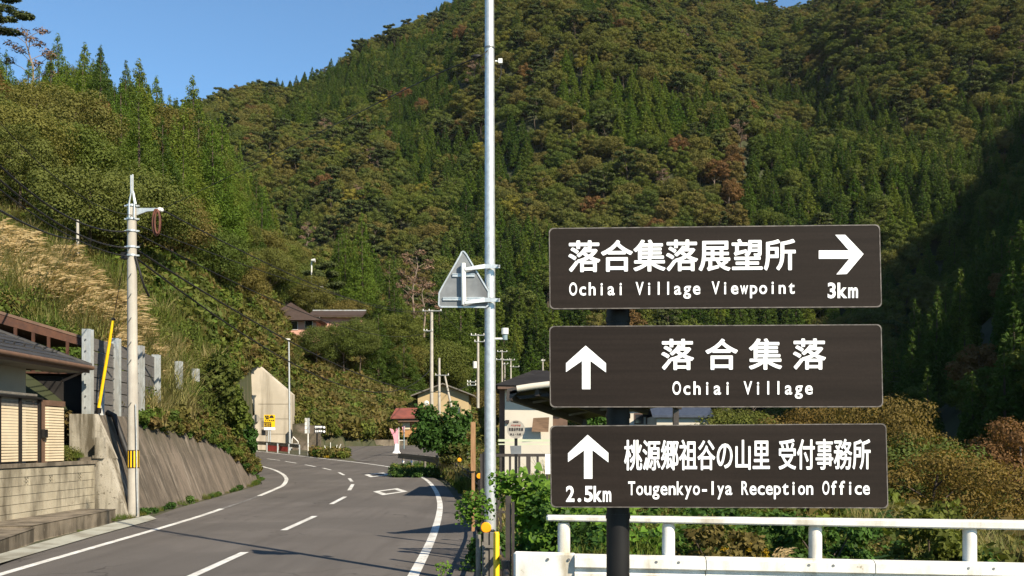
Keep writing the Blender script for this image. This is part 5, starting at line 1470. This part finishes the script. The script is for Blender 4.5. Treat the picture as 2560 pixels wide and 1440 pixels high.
q = P(1278, 1440, 10.5); mb = MB(); mb.box((q.x-.06, 10.5, 0), (q.x+.0, 10.56, 2-135*10.5/F)); mb.box((q.x+.004, 10.48, 0), (q.x+.035, 10.54, 2-150*10.5/F))
mb.build('dark_fence_post', M['brown_steel'], loc=(q.x, 10.5, 0), label='thick dark brown post at the left end of the white guardrail', cat='post')
q = P(1183, 1240, 19); ws = thing('wooden_stake', 'bare wooden stake standing left of the steel pole', 'stake', (q.x, 19, 0))
mb = MB(); mb.box((q.x-.03, 19, .3), (q.x+.03, 19.06, 1.5)); mb.build('stake', M['stake'], ws)
mb = MB(); mb.box((q.x-.045, 18.96, 1.45), (q.x+.045, 19.02, 2+50*19/F)); mb.build('upper_board', M['stake'], ws)
# black garden fence of the bus stop
df = 17.0
bf = thing('black_fence', 'black railing with upright bars behind the bright green vines', 'fence', P(1300, 1140, df))
mb = MB(); mb.bar(P(1200, 1138, df), P(1420, 1138, df), .06, .05); mb.build('top_rail', M['brown_steel'], bf)
mb = MB(); mb.bar(P(1200, 1280, df), P(1420, 1280, df), .05, .04); mb.build('bottom_rail', M['brown_steel'], bf)
for px in range(1206, 1420, 23):
    mb = MB(); w_ = .075 if px in (1206, 1321) else .04; mb.bar(P(px, 1360, df), P(px, 1140, df), w_, w_, up=(1, 0, 0)); mb.build('bar', M['brown_steel'], bf)
q = P(1211, 1440, 15.2); mb = MB(); mb.box((q.x-.03, 15.2, 0), (q.x+.03, 15.26, 2-25*15.2/F)); mb.build('fence_post', M['black'], loc=(q.x, 15.2, 0), label='black square post just left of the tall steel pole', cat='post')
# bus stop sign: disc on a post
dbs = 16.0
bs = thing('bus_stop', 'round grey bus stop sign with dark characters', 'bus stop', P(1290, 1300, dbs))
c = P(1289.7, 1073.5, dbs); r = 22.5*dbs/F
mb = MB(); mb.tube([c+Vector((0, .02, 0)), c+Vector((0, -.01, 0))], r, 28); mb.build('disc', M['disc'], bs)
mb = MB(); mb.tube([c+Vector((0, .022, 0)), c+Vector((0, -.014, 0))], r*1.04, 28, cap=False); mb.build('rim', M['galv_dull'], bs)
ff = fr(dbs-.015)
WR(bs, M['ink'], '四国交通', (1283, -1056.5, 1296, -1053.5), 0.0, ff); WR(bs, M['ink'], '東祖谷学校前', (1271.5, -1077.5, 1308.5, -1069), 0.0, ff, fill=.8); WR(bs, M['ink'], '京上・久保', (1275, -1088.5, 1303, -1083), 0.0, ff, fill=.8);
WR(bs, M['red_ink'], 'バスのりば', (1277, -1066, 1302, -1061), 0.0, ff)
mb = MB(); mb.bar(P(1290, 1320, dbs+.03), P(1290, 1094, dbs+.03), .05, .05, up=(1, 0, 0)); mb.build('post', M['black'], bs)
mb = MB(); mb.prism([P(1275, 1115, dbs), P(1303, 1114, dbs), P(1303, 1135, dbs), P(1277, 1135, dbs)], (0, .03, 0)); mb.build('timetable_plate', M['sign_back'], bs)
mb = MB(); mb.prism([P(1363, 1135, 15.5), P(1376, 1135, 15.5), P(1376, 1185, 15.5), P(1363, 1185, 15.5)], (0, .03, 0)); mb.build('white_board', M['sign_white'], loc=P(1370, 1185, 15.5), label='small white board behind the left end of the lowest brown board', cat='board')
# low guardrail of the side road
lg = thing('guardrail', 'old dull guardrail beam half sunk in weeds at the side road', 'guardrail', P(1050, 1160, 58))
mb = MB(); beam(mb, [P(996, 1139, 60), P(1030, 1142.5, 57), P(1065, 1146.5, 54), P(1096, 1151, 52)], .33); mb.build('beam', M['grey_brown'], lg)
for px, d in ((1008, 59), (1030, 57), (1062, 54.5), (1092, 52.3)):
    q = P(px, 1150, d); mb = MB(); mb.tube([(q.x, q.y+.1, q.z-.55), (q.x, q.y+.1, q.z+.25)], .07, 8); mb.build('post', M['grey_brown'], lg)
for px, d in ((1008, 58.8), (1029, 56.8)):
    q = P(px, 1154, d-.15); mb = MB(); mb.tube([q, q-Vector((0, .03, 0))], .07, 10); mb.build('white_reflector', M['sign_white'], lg)
mb = MB(); q = P(1106, 1152, 50); mb.prism([P(1104, 1146, 50), P(1110, 1145, 50), P(1111, 1156, 50), P(1105, 1156, 50)], (0, .05, 0)); mb.build('marker_plate', M['sign_white'], loc=q, label='small white marker plate at the near end of the old guardrail', cat='marker')
# pink streamers on poles at the corner
dn = 76
for k, (x0, xt, py0, pb) in enumerate(((990, 976, 1070, 1133), (1011, 1012, 1063, 1120))):
    t = thing('pink_banner', ('drooping pink cloth banner on a white weighted base at the corner', 'thin pink banner on a pale blue pole behind the other banner')[k], 'banner', P(x0, pb, dn+k*5))
    d = dn+k*5
    if k == 0:
        mb = MB(); mb.prism([P(974, 1071, d), P(982, 1073, d), P(988, 1085, d), P(990, 1072, d), P(996, 1070, d), P(996, 1090, d), P(994, 1110, d), P(987, 1110, d), P(983, 1092, d)], (0, .12, 0)); mb.build('cloth', M['pink'], t)
        mb = MB(); mb.tube([P(991, 1130, d), P(991, 1110, d)], [.22, .13], 10); mb.tube([P(991, 1133, d), P(991, 1127, d)], [.34, .2], 10); mb.build('base', M['sign_white'], t)
        mb = MB(); mb.tube([P(997, 1130, d), P(997, 1068, d)], .04, 6); mb.build('pole', M['white_steel'], t)
    else:
        mb = MB(); mb.prism([P(1005, 1068, d), P(1012, 1065, d), P(1012, 1080, d), P(1009, 1082, d)], (0, .08, 0)); mb.build('cloth', M['pink'], t)
        mb = MB(); mb.tube([P(1010, 1122, d), P(1010, 1066, d)], .05, 6); mb.build('pole', M['cyan_box'], t)
        mb = MB(); mb.tube([P(996, 1101, d), P(1012, 1101, d)], .03, 5); mb.build('cross_bar', M['white_steel'], t)

# ------------------------------------------------------------------ white guardrail in the right foreground
wg = thing('white_guardrail', 'white painted bridge guardrail with tubular posts and bolted beam', 'guardrail', P(1290, 1440, 9.1))
def dg_(px): return 9.15 - .75*(px-1290)/1270
def Q(px, py, off=0): return P(px, py, dg_(px)) + Vector((0, off, 0))
mb = MB(); mb.hexa([Q(1366, 1301.5, -.06), Q(2700, 1326.5, -.06), Q(2700, 1326.5, .08), Q(1366, 1301.5, .08), Q(1366, 1288, -.06), Q(2700, 1303, -.06), Q(2700, 1303, .08), Q(1366, 1288, .08)])
mb.build('top_rail', M['white_steel'], wg, bevel=.012)
for (px, xt) in ((1410, 1306), (1672, 1308), (2040, 1312), (2427, 1317)):
    yb = 1381+.0201*(px-1366)
    mb = MB(); top = Q(px, xt+1, .02); bot = Q(px, 1460, .02)
    mb.tube([bot, top-Vector((0, 0, .03)), top], [.057, .057, .05], 18); mb.build('post', M['white_steel'], wg)
def bpt(px, k, dz, off):
    y = 1378+.0201*(px-1285) + k
    return Q(px, y, off) 
secs = [(1435, 1640), (1643, 2150), (2153, 2700)]
prof = [(0, 0), (2, -.04), (8, -.07), (30, -.078), (35, -.03), (41, -.03), (47, -.05), (70, -.05), (76, -.07), (98, -.078), (112, -.05), (120, 0)]
for (a_, b_) in [(1435, 1758), (1760, 2175), (2177, 2720)]:
    mb = MB(); ra = [bpt(a_, k+2, 0, o_-.05) for k, o_ in prof]; rb = [bpt(b_, k+2, 0, o_-.05) for k, o_ in prof]
    n = len(ra); mb.add(ra+rb, [(i, i+1, n+i+1, n+i) for i in range(n-1)], False)
    mb.add([p+Vector((0, .02, 0)) for p in ra+rb], [(i, n+i, n+i+1, i+1) for i in range(n-1)], False)
    mb.build('beam', M['white_steel'], wg, fix=False)
mb = MB(); mb.hexa([Q(1284, 1520, -.07), Q(1440, 1520, -.07), Q(1440, 1520, -.01), Q(1284, 1520, -.01), Q(1284, 1377, -.07), Q(1440, 1381, -.07), Q(1440, 1381, -.01), Q(1284, 1377, -.01)])
mb.build('end_plate', M['white_steel'], wg, bevel=.02)
for px in (1369, 1421, 1636, 1691, 2012, 2072, 2405, 2467):
    for dy in (14, 52):
        yb = 1380+.0201*(px-1285)+dy
        if dy == 52 and px < 1630: continue
        q = Q(px, yb, -.115 if px > 1430 else -.07); mb = MB(); mb.tube([q+Vector((0, .03, 0)), q-Vector((0, .012, 0))], .0125, 8); mb.build('bolt', M['bolt'], wg)

# ------------------------------------------------------------------ the brown direction boards
ds0 = 4.8
sign = thing('direction_sign', 'three dark brown direction boards with white lettering on a black post', 'sign', (.79, 4.85, -.05))
def sd(px): return 4.8 - .072*(px-1372)/830
mb = MB(); q = P(1545, 1440, 4.93); mb.tube([(q.x, 4.93, -.05), (q.x, 4.93, 2+345*4.93/F)], .057, 28); mb.build('post', M['black'], sign)
for y in (800, 1040, 1290):
    mb = MB(); qq = P(1545, y, 4.93); mb.tube([qq-Vector((0, 0, .012)), qq+Vector((0, 0, .012))], .061, 28); mb.build('post_band', M['black'], sign)
boards = [((1372, 570), (2200, 561), (2205, 768), (1374, 773)), ((1373, 815), (2204, 810.5), (2208, 1018), (1375, 1018.5)), ((1375, 1064), (2216, 1058.5), (2221, 1271), (1377, 1268.5))]
def bil(cs, u, v):
    (a, b, c, d) = cs
    x = (a[0]*(1-u)+b[0]*u)*(1-v)+(d[0]*(1-u)+c[0]*u)*v; y = (a[1]*(1-u)+b[1]*u)*(1-v)+(d[1]*(1-u)+c[1]*u)*v
    return x, y
def round_outline(cs, r=.055, inset=0.0):
    asp = 4.05; pts = []
    for (cu, cv, a0) in ((0, 0, 180), (1, 0, 270), (1, 1, 0), (0, 1, 90)):
        for k in range(6):
            a = math.radians(a0 + 90*k/5); ru = r/asp*1.0; rv = r
            uu = (ru+inset/asp if cu == 0 else 1-ru-inset/asp) + ru*math.cos(a); vv = (rv+inset if cv == 0 else 1-rv-inset) + rv*math.sin(a)
            pts.append(bil(cs, uu, vv))
    return pts
def arrow(mb, up_, cx_, cy_, w, h, st, hd, fn):
    """solid arrow with slanted barbs; w,h overall size in photo pixels"""
    if up_:
        o_ = [(-st/2, h/2), (-st/2, -h/2+st*1.05), (-w/2, -h/2+w/2-2), (-w/2, -h/2+w/2-2+hd*0+(-hd)), (0, -h/2), (w/2, -h/2+w/2-2-hd), (w/2, -h/2+w/2-2), (st/2, -h/2+st*1.05), (st/2, h/2)]
        return o_
for bi, cs in enumerate(boards):
    ol = round_outline(cs)
    mb = MB(); mb.prism([P(x, y, sd(x)) for x, y in ol], (0, .028, 0)); bd = mb.build('board', M['board'], sign)
    il = round_outline(cs, .055, .012); mb = MB(); n = len(ol)
    mb.add([P(x, y, sd(x)-.0015) for x, y in ol]+[P(x, y, sd(x)-.0015) for x, y in il], [(i, (i+1) % n, n+(i+1) % n, n+i) for i in range(n)])
    mb.build('edge', M['board_edge'], bd)
    mb = MB(); mb.prism([P(x, y, sd(x)+.03) for x, y in [bil(cs, .02, .2), bil(cs, .98, .2), bil(cs, .98, .8), bil(cs, .02, .8)]], (0, .03, 0)); mb.build('back_frame', M['black'], bd)
    def frame(a, b_, s_=0):
        return P(a, -b_, sd(a)-.003)
    def sk(slope, x0):      # lettering follows the slight slant of the board
        return lambda a, b_: P(a, -b_ + slope*(a-x0), sd(a)-.003)
    mb = MB(); BOLD = 1.7 if bi < 2 else 1.15
    if bi == 0:
        WR(bd, M['sign_white'], '落合集落展望所', (1420, -682, 1990, -600), 0.0, sk(-.0088, 1420), fill=.965)
        WR(bd, M['sign_white'], 'Ochiai Village Viewpoint', (1421, -738, 1991, -705), .018, sk(-.008, 1421), fill=.84)
        WR(bd, M['sign_white'], '3km', (2066, -744, 2146, -706), .03, sk(-.007, 2066), fill=.92)
    elif bi == 1:
        for ch, x0, x1 in (('落', 1652, 1736), ('合', 1762, 1846), ('集', 1871, 1956), ('落', 1981, 2066)):
            WR(bd, M['sign_white'], ch, (x0, -926.5, x1, -846), 0.0, sk(-.003, 1652), fill=.955)
        WR(bd, M['sign_white'], 'Ochiai Village', (1679, -986, 2035, -952), .018, sk(-.002, 1679), fill=.84)
    else:
        WR(bd, M['sign_white'], '桃源郷祖谷の山里', (1560, -1178, 1926, -1098), 0.0, sk(-.004, 1560), fill=.95)
        WR(bd, M['sign_white'], '受付事務所', (1945, -1176, 2177, -1096), 0.0, sk(-.003, 1945), fill=.95)
        WR(bd, M['sign_white'], 'Tougenkyo-Iya Reception Office', (1569, -1237, 2176, -1202), .016, sk(-.002, 1569), fill=.86)
        WR(bd, M['sign_white'], '2.5km', (1414, -1253, 1529, -1214), .03, sk(0, 1414), fill=.92)
    mb = MB()
    if bi == 0:
        pl = [(2047, 626), (2122, 626), (2088, 587), (2113, 587), (2159, 635), (2117, 685), (2091, 686), (2123, 647), (2047, 647)]
    elif bi == 1:
        pl = [(1455, 973), (1455, 902), (1415, 930), (1415, 908), (1464, 864), (1515, 908), (1515, 931), (1476, 902), (1476, 973)]
    else:
        pl = [(1460, 1197), (1460, 1126), (1420, 1155), (1420, 1133), (1469, 1087), (1521, 1132), (1521, 1156), (1481, 1125), (1481, 1197)]
    mb.add([P(x, y, sd(x)-.003) for x, y in pl], [(0, 1, 7, 8)] + [(1, 2, 3, 4), (1, 4, 7), (4, 5, 6, 7)])
    mb.build('arrow', M['sign_white'], bd, fix=False)
# ------------------------------------------------------------------ verges, vines and near plants
def add(lst, x, y, k, s, dz=0): lst.append(((float(x), float(y), float(tz(np.array(x), np.array(y))) + dz), k, s))
verge = []
for _ in range(420):      # strip between road and old guardrail, then along the road fence
    y = random.uniform(19, 60); x = fence_x(y) + random.uniform(-.25, 1.6) + (0.25 if y < 30 else 0)
    r = random.random()
    k = GR if r < .28 else G2 if r < .45 else S1 if r < .62 else SD if r < .8 else V0 if r < .93 else DG
    add(verge, x, y, k, random.uniform(.35, .75) if y < 34 else random.uniform(.5, 1.0))
for _ in range(120):
    y = random.uniform(16, 24); x = fence_x(y)+random.uniform(.15, 1.2)
    add(verge, x, y, random.choice((GR, G2, HD, SD, DG)), random.uniform(.4, .8))
for _ in range(130):      # dark weeds under the old guardrail
    q = P(random.uniform(985, 1110), 1165, random.uniform(50, 60)); add(verge, q.x, q.y, random.choice((SD, S0, HD)), random.uniform(.5, .8))
for _ in range(70):       # island by the junction
    q = P(random.uniform(782, 868), 1140, random.uniform(76, 84)); add(verge, q.x, q.y, random.choice((GR, S1, V0, GO)), random.uniform(.6, 1.1))
for _ in range(60):       # weeds along the foot of the retaining wall and gutter
    s_ = random.uniform(0, 24); q, n = on_path(s_); verge.append(((q.x-n.x*.12, q.y-n.y*.12, q.z+.03), random.choice((G2, SD)), random.uniform(.12, .4)))
for px, py, s in ((300, 1298, .35), (318, 1296, .3), (330, 1297, .25), (285, 1302, .2), (245, 1262, .35), (262, 1262, .3), (150, 1348, .12), (60, 1372, .12), (200, 1330, .14)):
    q = G(px, py); verge.append(((q.x, q.y, q.z), G2, s))
for _ in range(14):
    verge.append(((random.uniform(-12.0, -11.5), random.uniform(26.4, 26.8), 1.58), G2, random.uniform(.3, .5)))
for _ in range(26):       # shrubs in the gap beside the garden pillar
    verge.append(((random.uniform(-12.2, -11.7), random.uniform(25.6, 26.5), random.uniform(1.4, 1.55)), random.choice((VF, SF)), random.uniform(.5, .8)))
scatter('roadside_weeds', verge, label='weeds and grass along the road verges', cat='weeds')
ivy = []
for _ in range(900):      # creeper hanging over the wall top towards its far end
    s_ = 3 + 24*random.random()**.7; q, n = on_path(s_); f = random.random()
    top = float(np.interp(s_, [0, 17, 25], [2.78, 2.42, 2.2]))
    reach = float(np.interp(s_, [3, 8, 13, 17, 24], [.10, .15, .35, .9, 1.0]))
    h = top - f**1.6*reach*top*.9
    if s_ < 13 and random.random() < .45: continue
    ivy.append(((q.x+n.x*(.40*h-.03), q.y+n.y*(.4*h-.03), q.z+h), random.choice((SD, S0, V0, V1, S1)), random.uniform(.35, .6)))
for _ in range(330):
    s_ = random.uniform(5, 26); q, n = on_path(s_); ivy.append(((q.x+n.x*(1.15+random.random()*.9), q.y, q.z+2.5), random.choice((GR, S1, S0, DG, V0)), random.uniform(.7, 1.2)))
scatter('wall_creeper', ivy, label='creeper and grass hanging over the top and far end of the retaining wall', cat='creeper')

def bush_thing(name, label, px0, py0, px1, py1, d, m, n, size, rr=.2, depth=.8, stems=5, seed=0, rnd=.8, cat='bush', rust=None):
    g = np.random.default_rng(seed); a = P(px0, py0, d); b = P(px1, py1, d); w = (b.x-a.x)/2; h = (a.z-b.z)/2; c = (a+b)/2
    c.z = (a.z+b.z)/2
    cent = []; rad = []
    for k in range(38):
        th = g.uniform(0, 2*math.pi); q = math.sqrt(g.uniform()); zz = g.uniform(-.75, .8); k_ = math.sqrt(max(.1, 1-zz*zz*.8))
        if rr > .3: q *= g.uniform(.6, 1.25); zz *= g.uniform(.7, 1.15)
        cent.append((w*.8*q*math.cos(th)*k_, w*depth*q*math.sin(th)*k_, h*zz)); rad.append(min(w, h)*g.uniform(.22, .42))
    V, Fq = lobes_cloud(cent, rad, n, size, g, flat=.9, shell=.4, rnd=rnd, up=.35)
    base = Vector((c.x, c.y, c.z-h))
    V = V + np.array([0, 0, h])
    t = thing(name, label, cat, base)
    mb = MB()
    for k in range(stems):
        q = cent[k*3]; mb.tube([(0, 0, -.3), (q[0]*.4, q[1]*.4, h*.6), (q[0], q[1], q[2]+h)], [.05*h, .03*h, .01], 5)
    o = bpy.data.objects.new('stems', mb.mesh('stems', M['bark'])); COL.objects.link(o); o.parent = t
    o = bpy.data.objects.new('foliage', npmesh('foliage', V, Fq, L[m])); COL.objects.link(o); o.parent = t
    return t
bush_thing('leafy_bush', 'big glossy green bush growing over the end of the retaining wall', 478, 880, 606, 1085, 41, 'shrub', 7000, .14, seed=3, rr=.5)
bush_thing('leafy_bush', 'lower right part of the bush, leaning towards the tunnel', 548, 965, 626, 1090, 42, 'shrub', 3600, .13, seed=34, rr=.5)
bush_thing('leafy_bush', 'looser left half of the bush on the wall, mixed with grass', 440, 945, 520, 1085, 39, 'shrub', 3200, .14, seed=33, rr=.5)
bush_thing('leafy_bush', 'lower dark green bush on the wall corner below the big one', 575, 1030, 642, 1140, 45, 'darkleaf', 3600, .14, seed=4)
bush_thing('round_bush', 'large dark bush with reddish tips between the shed and steel pole', 1022, 1002, 1195, 1150, 50, 'darkleaf', 5000, .15, seed=5)
bush_thing('round_bush', 'reddish brown low growth at the foot of the large dark bush', 1090, 1105, 1180, 1165, 49, 'vine', 900, .12, seed=6)
bush_thing('side_bush', 'narrow bush between the white house and the boards', 1455, 1010, 1520, 1110, 26, 'darkleaf', 1600, .09, seed=7)
bush_thing('side_bush', 'mid green bush behind the tall steel pole at house height', 1190, 1010, 1250, 1135, 34, 'shrub', 1800, .12, seed=8)
bush_thing('hedge_bush', 'rust tinged bush between the two rockfall fence posts and the pole', 130, 1020, 180, 1140, 27.6, 'vine', 1100, .09, seed=9)
bush_thing('river_bush', 'dark green bush behind the middle of the white guardrail', 1900, 1290, 2240, 1440, 13.5, 'darkleaf', 4200, .055, seed=10)
bush_thing('river_bush', 'green bush behind the right part of the white guardrail', 2170, 1260, 2480, 1470, 16, 'shrub', 3600, .075, seed=11)
bush_thing('river_bush', 'olive weedy bush with yellow flowers behind the guardrail', 1650, 1310, 1940, 1450, 12.5, 'vine', 3200, .055, seed=12)

near_v = []
def addp(px, py, d, k, s):
    q = P(px, py, d); near_v.append(((q.x, q.y, q.z), k, s))
for _ in range(52):       # bright leafy vines on the fence right of the pole
    px = random.uniform(1335, 1420); py = random.uniform(1215, 1450)
    if py < 1200 + abs(px-1300)*.2: continue
    addp(px, py+45, random.uniform(11.9, 13.2), random.choice((H0_, H1_, HD)), random.uniform(.5, .8))
for px, py, s in ((1272, 1190, .42), (1300, 1225, .65), (1330, 1235, .7), (1350, 1262, .75), (1262, 1215, .35), (1378, 1290, .8), (1330, 1290, .7), (1318, 1350, .5), (1312, 1400, .45)):
    addp(px, py+45, 12.6, H0_, s)
for _ in range(26):
    addp(random.uniform(1380, 1640), random.uniform(1330, 1470), random.uniform(10.6, 13), random.choice((H0_, HD, SF, SF, G2)), random.uniform(.5, .75))
for _ in range(34):       # dark undergrowth left of the pole base
    px = random.uniform(1185, 1250); py = random.uniform(1330, 1470)
    addp(px, py+35, random.uniform(15.4, 17.0), random.choice((HD, HD, SD)), random.uniform(.35, .55))
for px, py, s in ((1172, 1268, .36), (1188, 1262, .42), (1205, 1282, .4), (1160, 1292, .3), (1190, 1298, .3), (1110, 1418, .26), (1250, 1215, .4)):
    addp(px, py+18, 12.5, H0_, s)
for _ in range(70):
    px = random.uniform(1100, 1240); d = random.uniform(15, 22); q = P(px, 1300, d)
    if q.x < fence_x(d)+.12: continue
    add(near_v, q.x, q.y, random.choice((HD, GR, G2, SD)), random.uniform(.4, .8))
scatter('climbing_vines', near_v, label='bright green broad-leaved vines around the steel pole and fences', cat='vines')
river = []
for _ in range(2000):
    y = random.uniform(10, 34); px = random.uniform(1380, 2620); x = (px-CX)/F*y
    r = random.random()
    if y < 24: k = SF if r < .38 else VF if r < .58 else SD if r < .88 else G2 if r < .95 else SF
    else: k = S0 if r < .3 else SF if r < .5 else V0 if r < .62 else SD if r < .88 else GR if r < .96 else DG
    add(river, x, y, k, random.uniform(.9, 1.6) * (.75 if y < 24 else 1))
for px, py, s in ((1790, 1400, .45), (1850, 1390, .5), (1940, 1395, .5), (1890, 1405, .45)): 
    q = P(px, py+60, 12.5); river.append(((q.x, q.y, q.z), PL0, s*.62))
for _ in range(9):
    q = P(random.uniform(1800, 1960), random.uniform(1350, 1400), 12.2); river.append(((q.x, q.y, q.z), GO, .16))
for _ in range(1500):
    y = random.uniform(34, 120); px = random.uniform(1390, 2620); x = (px-CX)/F*y
    add(river, x, y, random.choice((S0, S1, V0, V1, SD, GR)), random.uniform(1., 2.2))
scatter('riverside_undergrowth', river, label='dense riverside undergrowth beyond the white guardrail', cat='undergrowth')
yard = []
for _ in range(700):
    y = random.uniform(17, 110); px = random.uniform(1180, 1460); x = (px-CX)/F*y
    if 1240 < px < 1400 and y > 24 and y < 45: continue
    if y < 62 and x < fence_x(min(y, 60))+.6: continue
    add(yard, x, y, random.choice((S0, S1, V0, GR, G2, SD)), random.uniform(.5, 1.2))
for _ in range(900):
    y = random.uniform(100, 260); px = random.uniform(980, 2200); x = (px-CX)/F*y
    add(yard, x, y, random.choice((S0, S1, V0, V1)), random.uniform(1.5, 3.4))
scatter('garden_weeds', yard, label='grass and shrubs on the flat ground around the houses', cat='weeds')
# ------------------------------------------------------------------ thin valley haze
hm_ = bpy.data.materials.new('haze'); hm_.use_nodes = True; ht = hm_.node_tree; ht.nodes.clear()
pv = ht.nodes.new('ShaderNodeVolumePrincipled'); pv.inputs['Color'].default_value = (.86, .92, 1.0, 1); pv.inputs['Density'].default_value = .00002
ho = ht.nodes.new('ShaderNodeOutputMaterial'); ht.links.new(pv.outputs[0], ho.inputs['Volume'])
lo = float(min(Vt[:, 2].min(), -6)) - 1; hi = float(Vt[:, 2].max()) + 30
mb = MB(); mb.box((-1950, -70, lo), (5900, 1200, hi)); mb.build('haze', hm_, kind='stuff')
